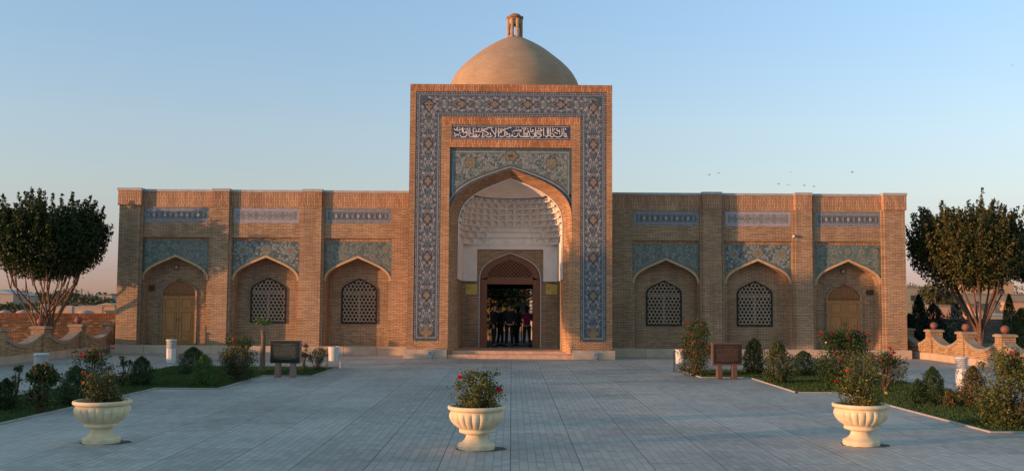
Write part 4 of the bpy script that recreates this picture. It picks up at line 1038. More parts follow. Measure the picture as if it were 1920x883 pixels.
# left bed
conifer(on(16, 20.4), .25, .64, 'small dark conifer at the left edge of the left bed', LF_CON, 3000, 1)
bush(on(36, 23.5), .13, .68, 'thin upright sapling between the edge conifer and the leafy shrub', LF_ROSE, 330, 2, .05, name='young_plant', cat='plant', clumps=9, top_spray=3, open_=.5)
bush(on(86, 20.0), .31, .88, 'leafy green shrub in front of the left louvred lamp post', LF_ROSE, 1900, 3, .07, name='leafy_shrub', cat='shrub', z0=.12)
conifer(on(146, 21.4), .36, .84, 'rounded dark shrub behind the left urn, below red roses', LF_CON, 3800, 4, point=.8)
bush(on(172, 23.5), .46, 1.0, 'tall rose bush with red blooms behind the left urn', LF_ROSE, 1500, 5, .05, [('red', 9, .7, 1.1), ('orange', 4, .5, .9)], clumps=22, z0=.2)
bush(on(238, 25.8), .2, .74, 'thin leafy rose stem left of the round conifer', LF_ROSE, 520, 6, .055, name='young_plant', cat='plant', clumps=12, open_=.45)
conifer(on(268, 26.3), .30, .77, 'round dark conifer right of the thin rose, by the left bed edge', LF_CON, 3400, 7, point=.8)
conifer(on(364, 30.4), .42, .82, 'round dark evergreen ball in the left bed, behind the lighter one', LF_CON, 4200, 8, point=.7)
conifer(on(385, 26.2), .30, .84, 'lighter green shaggy conifer in front of the dark round evergreen', LF_BRIGHT, 2800, 9, rough=.24, point=.9)
bush(on(450, 27.9), .50, 1.18, 'wide loose rose bush with a dull red bloom left of the bare young trunk', LF_ROSE, 2700, 10, .055, [('red', 4, .5, .9)], clumps=34, z0=.15)
bush(on(572, 32.6), .13, .82, 'single tall red rose beside the dark plaque stand', LF_ROSE, 300, 11, .05, [('red', 3, .85, 1.1)], clumps=8, top_spray=2, open_=.6)
bush(on(596, 32.6), .33, .68, 'low dark thorny rose left of the white litter bin', LF_ROSE, 700, 12, .05, clumps=16)
# right bed
bush(on(1303, 31.3), .62, 1.62, 'tall rose bush full of crimson blooms left of the brown plaque stand', LF_ROSE, 4200, 13, .055, [('red', 20, .3, 1.1)], clumps=40)
conifer(on(1413, 32.0), .33, 1.16, 'slim leafy shrub just right of the brown plaque stand', LF_ROSE, 2400, 14, size=.07, rough=.22, point=.8)
conifer(on(1458, 28.6), .38, 1.2, 'second slim leafy shrub, nearer the path than its neighbour', LF_ROSE, 2700, 15, size=.065, rough=.22, point=.8)
conifer(on(1506, 31.6), .41, .78, 'small round dark evergreen right of the slim leafy shrubs', LF_CON, 3600, 16, point=.7)
bush(on(1583, 28.2), .74, 1.42, 'broad dense rose bush topped with pink and red blooms before the right door', LF_CON, 7200, 17, .055, [('red', 20, .8, 1.1), ('pale', 2, .8, 1)], clumps=46, top_spray=10)
bush(on(1657, 26.2), .5, 1.04, 'loose arching rose with small red buds behind the right urn', LF_ROSE, 1500, 18, .055, [('red', 6, .7, 1.1), ('orange', 2, .6, 1)], clumps=26, z0=.25)
conifer(on(1746, 22.8), .29, .86, 'green twin-headed conifer left of the right louvred lamp post', LF_CON, 3000, 19, twin=(-.32, .05, .66), rough=.2)
conifer(on(1822, 22.2), .29, .92, 'rust-tinged browning conifer in front of the right louvred lamp post', LF_BROWN, 2400, 20, size=.055, rough=.3, low=.08, twin=(-.48, .1, .42))
bush(on(1897, 18.8), .62, 1.30, 'large rose bush with crimson blooms at the right edge', LF_YEL, 5200, 21, .055, [('red', 12, .75, 1.15)], clumps=44, ry=.6)
bush(on(1550, 26.4), .13, .16, 'tiny yellow-green seedling at the kerb of the right bed', LF_BRIGHT, 130, 22, .05, name='seedling', cat='plant', clumps=5, top_spray=0)
# bare young trunk with a green tuft
e = empty('young_tree', on(494, 31.6), label='young tree with a bare trunk and one green tuft, left of the dark plaque', cat='tree')
mb = MB(); mb.tube([(0, 0, -.02), (.0, 0, .5), (.015, .01, 1.1), (-.01, 0, 1.32)], [.10, .08, .075, .07], 9); mb.tube([(.0, 0, 1.2), (.03, 0, 1.45), (.02, 0, 1.6)], [.012, .01, .006], 5)
o = mb.build('trunk', BARK, smooth=True); o.parent = e
leaves('crown', RNG.normal(size=(150, 3)) * np.array([.15, .12, .055]) + np.array([.02, 0, 1.6]), .085, LF_BRIGHT, e)

# ================================================================== URNS
def urn(loc, label):
    e = empty('planter_urn', loc, label=label, cat='planter', group='cream fluted urns along the front of the court')
    prof = [(.0, .0), (.285, 0), (.292, .02), (.292, .075), (.275, .09), (.235, .105), (.185, .15), (.16, .205), (.158, .225), (.20, .24), (.21, .25)]
    mb = MB(); mb.lathe(prof, n=48); o = mb.build('foot', CREAM, smooth=True); o.parent = e
    NB = 22
    def mod(t, zz):
        if zz < .32 or zz > .585: return 1
        k = math.sin(PI * (zz - .32) / .265) ** .6; return 1 + k * (.075 * abs(math.sin(NB * t / 2)) ** .6 - .055)
    bp = [(.0, .25), (.215, .251), (.265, .262), (.275, .285), (.262, .305), (.27, .32), (.325, .36), (.375, .41), (.408, .46), (.425, .51), (.422, .55), (.405, .58), (.395, .592), (.42, .603), (.448, .62), (.455, .645), (.448, .665), (.43, .674), (.40, .672), (.385, .655), (.38, .60), (.2, .595)]
    fine = []
    for a, b in zip(bp, bp[1:]):
        m = 3 if .3 < a[1] < .59 and b[0] > .2 else 1
        for k in range(m): fine.append((a[0] + (b[0] - a[0]) * k / m, a[1] + (b[1] - a[1]) * k / m))
    fine.append(bp[-1]); mb = MB(); mb.lathe(fine, n=176, mod=mod); o = mb.build('bowl', CREAM, smooth=True); o.parent = e
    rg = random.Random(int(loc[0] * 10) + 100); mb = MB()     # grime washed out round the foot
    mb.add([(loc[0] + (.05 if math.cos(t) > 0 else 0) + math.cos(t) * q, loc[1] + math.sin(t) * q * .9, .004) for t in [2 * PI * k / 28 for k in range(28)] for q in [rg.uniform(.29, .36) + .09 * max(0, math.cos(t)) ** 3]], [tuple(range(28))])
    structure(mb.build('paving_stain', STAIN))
    mb = MB(); mb.lathe([(.384, .622), (.25, .632), (.001, .64)], n=32); o = mb.build('soil', SOIL, smooth=True); o.parent = e
    return e
ul, um, ur = (*at(190, 829)[:2], 0), (*at(893, 841)[:2], 0), (*at(1615, 833.5)[:2], 0)
urn(ul, 'cream fluted stone urn at the left, holding an orange-flowered plant'); urn(um, 'cream fluted stone urn on the centre line of the court before the entrance'); urn(ur, 'cream fluted stone urn at the right, holding a tall yellowing rose')
def inurn(p, rx, h, label, lm, n, seed, fl, **kw): return bush((p[0], p[1], .61), rx, h, label, lm, n, seed, .045, fl, name='potted_plant', cat='plant', **kw)
inurn(ul, .34, .42, 'dark leafy plant with orange blooms growing in the left urn', LF_ROSE, 1500, 31, [('orange', 9, .3, 1.1), ('yellow', 5, .2, .8)], clumps=22, top_spray=7)
inurn(um, .34, .52, 'green rose with two small red blooms growing in the centre urn', LF_YEL, 1900, 32, [('red', 2, .5, .8), ('yellow', 5, .3, .8)], clumps=26, top_spray=8)
inurn(ur, .34, .78, 'tall rose with yellowing leaves growing in the right urn', LF_YEL, 2100, 33, [('yellow', 9, .1, .6), ('red', 4, .5, 1.1)], clumps=30, top_spray=9)

# ================================================================== LAMPS, BINS, SIGNS
def lamp_post(loc, label):
    e = empty('bollard_lamp', loc, label=label, cat='lamp', group='white louvred bollard lamps beside the side paths')
    mb = MB(); mb.lathe([(0, 0), (.11, 0), (.11, .02), (.05, .03), (.05, .12), (0, .12)], n=20); o = mb.build('base', WHITEP, smooth=True); o.parent = e
    mb = MB(); mb.lathe([(0, .10), (.15, .10), (.155, .12), (.165, .60), (0, .60)], n=8, ph=PI / 8); o = mb.build('body', WHITEP, bevel=.008); o.parent = e
    mb = MB()
    for k in range(5): zz = .61 + k * .05; mb.lathe([(.10, zz), (.17, zz), (.178, zz + .012), (.13, zz + .04), (.10, zz + .045)], n=24)
    mb.lathe([(.10, .6), (.10, .87)], n=24); o = mb.build('louvre', WHITEP, smooth=True); o.parent = e
    mb = MB(); mb.lathe([(0, .855), (.18, .855), (.19, .87), (.19, .895), (.17, .905), (0, .915)], n=28); o = mb.build('cap', WHITEP, smooth=True); o.parent = e
lamp_post(on(80, 25.2), 'white louvred bollard lamp nearest the left edge, behind the leafy shrub')
lamp_post(on(323, 34.4), 'white bollard lamp in front of the left wooden door')
lamp_post(on(1801, 26.6), 'white louvred bollard lamp behind the browning conifer at the right')
def litter_bin(loc, label):
    e = empty('litter_bin', loc, label=label, cat='bin', group='white litter bins at the bed corners')
    mb = MB(); mb.lathe([(.0, .26), (.165, .26), (.185, .72), (.19, .735), (.175, .735), (.155, .29), (0, .29)], n=28); o = mb.build('bucket', WHITEP, smooth=True); o.parent = e
    for s in (-1, 1):
        mb = MB(); mb.tube([(s * .225, 0, 0), (s * .225, 0, .68)], .014, 8); mb.tube([(s * .225, 0, .55), (s * .18, 0, .55)], .01, 6); mb.box(s * .225 - .04, s * .225 + .04, -.06, .06, 0, .012)
        o = mb.build('post', BLACKM if s < 0 else WHITEP); o.parent = e
litter_bin(on(627, 33.6), 'white bucket litter bin at the far corner of the left bed, beside the low rose')
litter_bin(on(1276, 33.4), 'white litter bin half hidden by the crimson rose bush at the right')
def sign(loc, label, frame, panel, let, rz):
    e = empty('plaque_stand', loc, rz, label=label, cat='sign')
    for s in (-1, 1):
        mb = MB(); x = s * .23; mb.add([(x - .08, -.09, 0), (x + .08, -.09, 0), (x + .08, .12, 0), (x - .08, .12, 0), (x - .07, -.05, .48), (x + .07, -.05, .48), (x + .07, .12, .48), (x - .07, .12, .48)],
            [(0, 3, 2, 1), (4, 5, 6, 7), (0, 1, 5, 4), (1, 2, 6, 5), (2, 3, 7, 6), (3, 0, 4, 7)]); o = mb.build('leg', frame, bevel=.008); o.parent = e
    mb = MB(); z0, z1, hw = .42, 1.10, .46
    mb.box(-hw, hw, -.06, .10, z0, z1)
    fr_ = mb.build('slab', frame, bevel=.012); fr_.parent = e
    mb = MB(); t_ = .045 if frame is GRAN else .012; mb.box(-hw + t_, hw - t_, -.075, -.061, z0 + t_, z1 - t_); o = mb.build('inscribed_panel', panel); o.parent = e
    mb = MB(); rg = random.Random(4)
    for r_ in range(13):                    # rows of small engraved text, too small to read
        zz = z1 - .12 - r_ * .037; x = -hw + .13
        while x < hw - .15:
            w_ = rg.uniform(.02, .07)
            if not (r_ in (1, 12) and (x < -.2 or x > .17)): mb.quad((x, -.0765, zz), (x + w_, -.0765, zz), (x + w_, -.0765, zz + .012), (x, -.0765, zz + .012))
            x += w_ + .015
    t2 = mb.build('engraved_text', let); t2.parent = o
sign(on(537, 29.6), 'dark green inscribed panel on a grey and red granite stand at the left', GRANG, SLATE, LETT, R(-6))
sign(on(1362, 30.1), 'brown inscribed panel in a red granite frame at the right', GRAN, BRONZE, LETT2, R(4))

# plates and fittings on the building
def boxed(name, p, w_, h, d, mats, label, cat, inner=True, group=None, rim=.02):
    e = empty(name, p, label=label, cat=cat, group=group)
    mb = MB(); mb.box(-w_ / 2, w_ / 2, -d, 0, -h / 2, h / 2); o = mb.build('plate', mats[0], bevel=.004); o.parent = e
    if inner:
        mb = MB(); rg = random.Random(5); rows = max(3, int(h / .05))
        for k in range(rows):
            zz = h / 2 - h * (k + 1) / (rows + 1); x = -w_ / 2 + .05
            while x < w_ / 2 - .06:
                q = rg.uniform(.02, .05); mb.quad((x, -d - .002, zz), (x + q, -d - .002, zz), (x + q, -d - .002, zz + .012), (x, -d - .002, zz + .012)); x += q + .012
        o2 = mb.build('engraved_text', mats[1]); o2.parent = o
    return e
BRT = plain('brass_letter', (.22, .15, .04), rough=.5, metal=.5)
yb_ = YB - .002
boxed('brass_plaque', P(883.5, 542.5, yb_), .50, .44, .025, [BRASS, BRT], 'polished brass plaque on the brick left of the entrance', 'plaque')
boxed('brass_plaque', P(1034.5, 542.5, yb_), .50, .44, .025, [BRASS, BRT], 'polished brass plaque on the brick right of the entrance', 'plaque')
RPL = plain('dark_red_plate', (.10, .03, .025), rough=.5); DPL = plain('dark_plate', (.035, .028, .022), rough=.5)
boxed('door_plate', P(283, 539.5, YN - .002), .34, .24, .03, [RPL, BRT], 'small dark red plate beside the left wooden door', 'plate')
boxed('door_plate', P(1630.5, 548, YN - .002), .30, .22, .03, [DPL, BRT], 'small black plate beside the right wooden door', 'plate')
for u, v, lb in ((332, 501, 'small round glass lamp above the left wooden door'), (1580, 508.5, 'small round glass lamp above the right wooden door')):
    p = P(u, v, YN - .002); e = empty('wall_lamp', p, label=lb, cat='lamp')
    mb = MB(); mb.tube([(0, 0, 0), (0, -.04, 0)], .10, 14); o = mb.build('backplate', BLACKM); o.parent = e
    mb = MB(); mb.tube([(0, -.04, 0), (0, -.08, 0), (0, -.11, 0)], [.085, .08, .05], 14); o = mb.build('glass_cover', plain('lamp_glass', (.35, .33, .30), rough=.2)); o.parent = e
p = P(1486, 444, YW); e = empty('security_camera', (p.x, YW, p.z), label='small security camera on a bracket below the right middle frieze', cat='camera')
mb = MB(); mb.tube([(.10, 0, -.05), (.02, -.12, -.04), (.02, -.12, .0)], .018, 6); o = mb.build('bracket', BLACKM); o.parent = e
mb = MB(); mb.tube([(.03, -.12, .03), (-.05, -.30, .0)], .055, 10); o = mb.build('housing', WHITEP); o.parent = e
for u, lb in ((807, 'small white floodlight at the foot of the left portal pier'), (1116, 'small white floodlight at the foot of the right portal pier')):
    p = P(u, 664, YF - .125); e = empty('floodlight', (p.x, YF - .14, .12), label=lb, cat='light')
    mb = MB(); mb.box(-.09, .09, -.08, 0, -.02, .17); o = mb.build('housing', WHITEP, bevel=.01); o.parent = e
    mb = MB(); mb.box(-.07, .07, -.086, -.081, .0, .15); o = mb.build('lens', plain('lens_glass', (.25, .26, .27), rough=.15)); o.parent = e
    mb = MB(); mb.box(-.05, .05, -.09, .0, -.12, -.02); o = mb.build('bracket', COPE); o.parent = e
# ================================================================== PEOPLE IN THE DOORWAY
SKINM = plain('skin', (.36, .21, .14), rough=.6, var=.05); HAIRM = plain('dark_hair', (.015, .012, .01), rough=.6)
CL = {'black': plain('black_cloth', (.012, .012, .015), rough=.9), 'navy': plain('dark_navy_cloth', (.016, .019, .03), rough=.9), 'grey': plain('dark_grey_cloth', (.035, .033, .034), rough=.9),
      'magenta': plain('magenta_cloth', (.17, .012, .045), rough=.85), 'jeans': plain('dark_jeans', (.02, .025, .04), rough=.9), 'shoe': plain('black_shoe', (.012, .011, .01), rough=.4)}
def skinned(name, pts, edges, mat, parent, root=0, lv=1):
    me = bpy.data.meshes.new(name); me.from_pydata([p[:3] for p in pts], edges, []); me.materials.append(mat)
    o = bpy.data.objects.new(name, me); COL.objects.link(o); o.parent = parent
    m = o.modifiers.new('skin', 'SKIN'); m.use_smooth_shade = True
    if not me.skin_vertices: return o
    for i, p in enumerate(pts):
        r = p[3]; me.skin_vertices[0].data[i].radius = r if isinstance(r, tuple) else (r, r)
    me.skin_vertices[0].data[root].use_root = True
    s_ = o.modifiers.new('sub', 'SUBSURF'); s_.levels = lv; s_.render_levels = lv
    return o
def person(loc, rz, label, top='black', bottom='black', k=1.0, larm=None, rarm=None, stride=.05, head=(0, 0), hair='short', coat=.0, glasses=False, group='visitors standing in the entrance'):
    e = empty('person', loc, rz, label=label, cat='person', group=group); e.scale = (k, k, k)
    la = larm or [(.20, 0, 1.42), (.25, .02, 1.15), (.235, -.06, .89)]
    ra = rarm or [(-.20, 0, 1.42), (-.25, .02, 1.15), (-.235, -.06, .89)]
    hx, hy = head
    def lerp(a, b, t): return tuple(a[i] + (b[i] - a[i]) * t for i in range(3))
    pts = [(0, 0, .96, (.15, .11)), (0, .0, 1.15, (.125, .09)), (0, .0, 1.35, (.15, .10)), (0, .0, 1.46, (.08, .065)), (0 + hx * .3, -.01 + hy * .3, 1.53, .052), (hx * .6, -.02 + hy * .6, 1.60, (.062, .075)), (hx, -.02 + hy, 1.68, (.078, .095)), (hx, -.01 + hy, 1.755, (.06, .075))]
    ed = [(i, i + 1) for i in range(7)]
    n_ = len(pts); pts.append((hx * .9, -.115 + hy, 1.665, .012)); ed.append((6, n_))                     # nose
    for arm in (la, ra):
        s_ = 1 if arm is la else -1; b = len(pts)
        pts += [(arm[0][0] * .85, 0, arm[0][2], .055), (*arm[1], .042), (*lerp(arm[1], arm[2], .9), .028), (*arm[2], .03)]
        ed += [(2, b), (b, b + 1), (b + 1, b + 2), (b + 2, b + 3)]
        d = Vector(arm[2]) - Vector(arm[1]); d.normalize(); side = Vector((0, 1, 0)).cross(d); side = side.normalized() if side.length > .1 else Vector((1, 0, 0)); fw = d.cross(side).normalized()
        for j, (off, L) in enumerate(((-.03, .07), (-.01, .085), (.01, .08), (.03, .065))):   # four fingers
            c = len(pts); p = Vector(arm[2]) + fw * off + d * .05; q = p + d * L * .6 + side * (-.01 * s_); t = q + d * L * .35 + side * (-.025 * s_)
            pts += [(*p, .011), (*q, .0095), (*t, .008)]; ed += [(b + 3, c), (c, c + 1), (c + 1, c + 2)]
        c = len(pts); p = Vector(arm[2]) + fw * -.04; q = p + d * .045 + fw * -.02; pts += [(*p, .012), (*q, .009)]; ed += [(b + 3, c), (c, c + 1)]   # thumb
    legs = []
    for s_ in (-1, 1):
        y = stride * s_; hp, kn, an, to = (s_ * .10, 0, .88), (s_ * .11, -.03 + y * .4, .50), (s_ * .12, .02 + y, .09), (s_ * .13, -.14 + y, .035); legs.append((hp, kn, an, to))
        b = len(pts); pts += [(*hp, .085), (*kn, .055), (*an, .038), (*to, .03)]; ed += [(0, b), (b, b + 1), (b + 1, b + 2), (b + 2, b + 3)]
    skinned('body', pts, ed, SKINM, e)
    # jacket
    jp = [(0, 0, .98 - coat, (.185 + coat * .1, .135)), (0, 0, 1.15, (.165, .125)), (0, 0, 1.34, (.19, .13)), (0, 0, 1.47, (.10, .085))]; je = [(0, 1), (1, 2), (2, 3)]
    for arm in (la, ra):
        b = len(jp); jp += [(*arm[0], .078), (*arm[1], .062), (*lerp(arm[1], arm[2], .82), .048)]; je += [(2, b), (b, b + 1), (b + 1, b + 2)]
    skinned('jacket', jp, je, CL[top], e, 1)
    tp = [(0, 0, .98, (.155, .12))]; te = []
    for hp, kn, an, to in legs:
        b = len(tp); tp += [(*hp, .10), (*kn, .075), (an[0], an[1], .10, .062)]; te += [(0, b), (b, b + 1), (b + 1, b + 2)]
    skinned('trousers', tp, te, CL[bottom], e)
    for hp, kn, an, to in legs: skinned('shoe', [(an[0], an[1] + .03, .05, .05), (an[0], an[1] - .06, .045, .048), (to[0], to[1] - .02, .04, .042)], [(0, 1), (1, 2)], CL['shoe'], e)
    mb = MB(); prof = [(.10 * math.cos(t), .10 * math.sin(t)) for t in [(-.35 if hair == 'short' else -1.0) + (PI / 2 + (.35 if hair == 'short' else 1.0)) * i / 8 for i in range(9)]]
    mb.lathe(prof, (0, 0, 0), 18)
    if hair == 'long': mb.tube([(0, .06, .0), (0, .085, -.10), (0, .08, -.2)], [.08, .07, .04], 10)
    o = mb.build('hair', HAIRM, smooth='all'); o.parent = e; o.location = (hx, .015 + hy, 1.72); o.scale = (.92, 1.08, 1.0); o.rotation_euler = (-.28, 0, 0)
    if glasses:
        mb = MB()
        for s_ in (-1, 1): mb.tube([(s_ * .035, 0, 0), (s_ * .035, -.012, 0)], .024, 10)
        mb.box(-.07, .07, -.004, .004, .008, .016); o = mb.build('sunglasses', BLACKM); o.parent = e; o.location = (hx, hy - .115, 1.695)
    return e
person(on(926, 43.5, zFl), R(70), 'man in black at the left of the doorway raising a hand to his face', 'black', 'black', 1.05, larm=[(.20, 0, 1.42), (.23, -.06, 1.18), (.10, -.22, 1.50)], coat=.06)
person(on(955, 43.9, zFl), R(0), 'man in a black suit and sunglasses in the middle of the doorway, facing out', 'black', 'black', 1.07, glasses=True, larm=[(.20, 0, 1.42), (.29, .03, 1.17), (.17, -.13, 1.0)], rarm=[(-.20, 0, 1.42), (-.23, .03, 1.14), (-.20, -.04, .88)], coat=.05)
person(on(938, 44.6, zFl), R(120), 'person in dark clothes behind the man with the raised hand', 'navy', 'jeans', 1.03, larm=[(.20, 0, 1.42), (.24, -.10, 1.18), (.05, -.24, 1.15)], rarm=[(-.20, 0, 1.42), (-.24, -.10, 1.18), (-.04, -.25, 1.12)], coat=.12)
person(on(969, 44.9, zFl), R(230), 'person in dark grey between the suited man and the magenta jacket', 'grey', 'black', 1.0, hair='long', coat=.28, larm=[(.20, 0, 1.42), (.26, .02, 1.16), (.14, -.20, 1.12)])
person(on(988, 44.6, zFl), R(175), 'person in a magenta jacket seen from behind at the right of the doorway', 'magenta', 'jeans', .99, stride=.2, coat=.05, hair='long', larm=[(.19, 0, 1.41), (.30, .04, 1.16), (.18, -.12, 1.05)], rarm=[(-.19, 0, 1.41), (-.26, -.08, 1.16), (-.16, -.26, 1.2)])
# notice stand inside
p = on(978, 49.5, zFl); e = empty('notice_stand', p, label='white sheet on a thin stand behind the people in the passage', cat='sign')
mb = MB(); mb.tube([(0, 0, 0), (0, 0, 1.5)], .02, 6); mb.tube([(-.2, 0, .01), (.2, 0, .01)], .02, 6); o = mb.build('stand', BLACKM); o.parent = e
mb = MB(); mb.box(-.28, .28, -.03, -.01, 1.45, 1.95); o = mb.build('sheet', WHITEP); o.parent = e

# ================================================================== BEHIND THE BUILDING
def tree(loc, r, h, label, lm, seed, n=1500, size=.3, zlow=.25, name='background_tree', flat=1.0, group=None):
    rg = random.Random(seed); rng = np.random.default_rng(seed); e = empty(name, loc, label=label, cat='tree', group=group); C = []; mb = MB()
    zc_ = h * (zlow + (1 - zlow) / 2); rz = h * (1 - zlow) / 2 * flat
    for k in range(16):
        q = rng.normal(size=3); q /= np.linalg.norm(q); q *= rg.uniform(.35, .8); c = np.array([q[0] * r, q[1] * r, zc_ + q[2] * rz])
        C.append(rng.normal(size=(n // 16, 3)) * np.array([r, r, rz * .8]) * .2 + c); mb.tube([(0, 0, h * zlow * .6), tuple(c * np.array([.5, .5, .85])), tuple(c)], [r * .04, r * .025, r * .01], 4, cap=False)
    mb.tube([(0, 0, -.05), (0, 0, h * zlow), (0, 0, zc_)], [r * .08, r * .06, r * .03], 7)
    o = mb.build('trunk', BARK, smooth=True); o.parent = e; leaves('crown', np.concatenate(C), size, lm, e, rs=rng, aspect=.7); return e
tree((-1.2, 57, 0), 2.4, 5, 'leafy tree in the rear court seen through the doorway at the left', LF_ROSE, 51, 5200, .22, .08)
tree((1.0, 70, 0), 2.6, 5.5, 'reddish tree further back seen through the doorway', LF_BROWN, 52, 4000, .22, .08)
mb = MB(); mb.box(-10, 12, 77, 77.4, 0, 3.4); o = tag(mb.build('court_wall', BRF), 'brick wall closing the rear court, seen through the doorway', 'wall')
p = on(997, 60); mb = MB(); mb.box(-.16, .16, -.16, .16, 0, .3); mb.box(-.12, .12, -.12, .12, .3, 3.6); mb.box(-.18, .18, -.18, .18, 3.6, 3.8)
o = mb.build('court_column', PLAST, bevel=.01); o.location = p; tag(o, 'square column coloured pale to stand for sunlight, seen through the right side of the doorway', 'column')  # pale colour stands in for sunlight that the building blocks here
WALLA = plain('ochre_render', (.42, .30, .20), var=.12, scale=.8); WALLB = plain('grey_green_render', (.25, .25, .20), var=.12, scale=.6); WALLC = plain('pale_render', (.34, .31, .28), var=.1)
WALLD = plain('pink_render', (.48, .31, .21), var=.1, scale=.8); ROOFB = plain('blue_grey_sheet_roof', (.30, .36, .42), rough=.5, var=.15); ROOFG = plain('grey_roof', (.20, .19, .18), var=.2)
GLASSM = plain('dark_window', (.03, .035, .045), rough=.25, spec=.6)
def house(u, Y, wd, dp_, h, label, wall, roof=None, gable=False, wins=(), arched=False, rz=0, cat='house'):
    e = empty('background_house', on(u, Y), rz, label=label, cat=cat)
    mb = MB(); mb.box(-wd / 2, wd / 2, 0, dp_, -.05, h); o = mb.build('wall', wall); o.parent = e
    mb = MB(); rm = roof or ROOFG
    if gable:
        g = h + wd * .16; mb.prism([(-wd / 2 - .25, h + .002), (wd / 2 + .25, h + .002), (0, g)], -.25, dp_ + .25)
    else: mb.box(-wd / 2 - .12, wd / 2 + .12, -.12, dp_ + .12, h + .002, h + .16)
    o2 = mb.build('roof', rm); o2.parent = e
    for x, zz, ww, hh in wins:
        mb = MB()
        if arched: mb.prism([(x - ww / 2, zz - hh / 2), (x + ww / 2, zz - hh / 2)] + [(x + ww / 2 * math.cos(t), zz + ww / 2 * math.sin(t)) for t in [PI * i / 10 for i in range(11)]], -.03, -.002)
        else: mb.box(x - ww / 2, x + ww / 2, -.03, -.002, zz - hh / 2, zz + hh / 2)
        w1 = mb.build('window', GLASSM); w1.parent = e
        mb = MB(); mb.box(x - ww / 2 - .08, x + ww / 2 + .08, -.08, -.031, zz - hh / 2 - .1, zz - hh / 2 - .02); s_ = mb.build('sill', wall); s_.parent = w1
    return e
# right
house(1716, 110, 3.6, 6, 4.15, 'grey green flat-roofed house just right of the shrine, behind the dark conifers', WALLB, wins=[(-.2, 3.0, .5, .6)])
house(1852, 132, 7.0, 6, 5.2, 'ochre upper block with an arched window behind the forked tree', WALLA, wins=[(1.9, 4.15, .75, .8), (-1.1, 4.1, .75, .8)], arched=True)
house(1866, 124, 10.5, 5, 3.55, 'long grey green house below the ochre block', WALLB, wins=[(-2.2, 2.4, .7, .6), (1.1, 2.3, .6, .7), (3.6, 2.3, .6, .7)])
house(1769, 92, 1.35, 2.0, 2.1, 'small pinkish hut between the dark conifers and the forked tree', WALLD, cat='hut')
house(1772, 116, 3.2, 3, 2.55, 'low shed with a blue grey roof behind the pinkish hut', WALLC, ROOFB, cat='shed')
house(1840, 100, 2.0, 2, 2.25, 'pink-lit low house seen between the stems of the forked tree', WALLD)
house(1915, 95, 2.2, 3, 2.55, 'pinkish house at the right edge behind the cypress', WALLD, wins=[(.2, 1.8, .4, .5)])
house(1864, 78, 2.0, 2, 1.45, 'pale flat-topped structure just above the grey boundary wall', WALLC, ROOFB, cat='shed')
tree(on(1757, 96), 2.0, 4.75, 'broad dark tree between the grey green house and the forked tree', LF_FAR, 61, 2600, .28, .22)
tree(on(1712, 150), 2.6, 5.2, 'dark far tree above the roof of the grey green house', LF_FAR, 62, 900, .4, .3)
tree(on(1900, 160), 3.6, 5.9, 'dark tree behind the roof of the long house at the right', LF_FAR, 63, 900, .4, .2)
def bgcon(u, Y, r, h, label, lm, seed, n=2600, size=.11, point=1.0, rough=.2): return conifer(on(u, Y), r, h, label, lm, n, seed, size, point, 'background_conifer', 'conifer', None, .02, True, rough)
bgcon(1723, 49.5, .55, 2.75, 'tall pointed dark spruce beside the right end of the shrine', LF_DARKC, 71, 3000, point=1.6)
bgcon(1706, 47.5, .6, 1.8, 'low bushy dark conifer touching the right end of the shrine', LF_DARKC, 72)
bgcon(1750, 50, .75, 2.3, 'wide dark conifer behind the first ball finial', LF_DARKC, 73, 3600, point=.9)
bgcon(1794, 57, .75, 2.35, 'small sparse pine before the grey boundary wall', LF_DARKC, 74, 1500, point=1.5, rough=.35)
bgcon(1893, 47.5, .40, 2.8, 'slender yellow green cypress behind the last ball finial', LF_CYP, 75, 3200, .08, point=1.2, rough=.08)
bgcon(1914, 46.5, .50, 2.1, 'broader dark green cypress at the right edge', LF_CYP, 76, 2600, .09, point=.9, rough=.12)
# left
house(-2, 170, 4.6, 5, 3.0, 'long shed with a blue grey roof at the left edge', WALLC, ROOFB, True, cat='shed')
house(33, 185, 3.6, 5, 2.75, 'brownish hut with a pale blue sheet roof left of the tree', WALLD, ROOFB, True, wins=[(0, 1.6, .6, .6)], cat='hut')
house(60, 200, 4.2, 5, 2.5, 'pale low house with a blue roof behind the tree trunks', WALLC, ROOFB)
house(200, 82, 1.25, 2.5, 1.75, 'small pinkish gabled hut beside the left end of the shrine', WALLD, WALLC, True, cat='hut')
house(170, 86, 1.5, 2, 1.55, 'dark low shed left of the pinkish gabled hut', ROOFG, ROOFG, cat='shed')
house(196, 330, 4.5, 6, 3.4, 'far white building on the horizon beside the shrine', WALLC)
house(150, 420, 9, 6, 3.3, 'long low grey building on the far horizon', ROOFG)
e = empty('field_wall', on(135, 80), label='long ochre field wall with a pale top beyond the orange boundary wall', cat='wall')
mb = MB(); mb.box(-2.4, 2.4, 0, .3, 0, 1.55); o = mb.build('render', WALLA); o.parent = e
mb = MB(); mb.box(-2.45, 2.45, -.05, .35, 1.55, 1.66); o = mb.build('coping', WALLC); o.parent = e
for u, Y, hh, lb in ((82, 76, 1.85, 'pale concrete post between the two tree trunks'), (132, 76, 1.75, 'pale concrete post in the middle of the ochre field wall')):
    mb = MB(); mb.box(-.2, .2, -.2, .2, 0, hh); o = mb.build('concrete_post', WALLC, bevel=.02); o.location = on(u, Y); tag(o, lb, 'post')
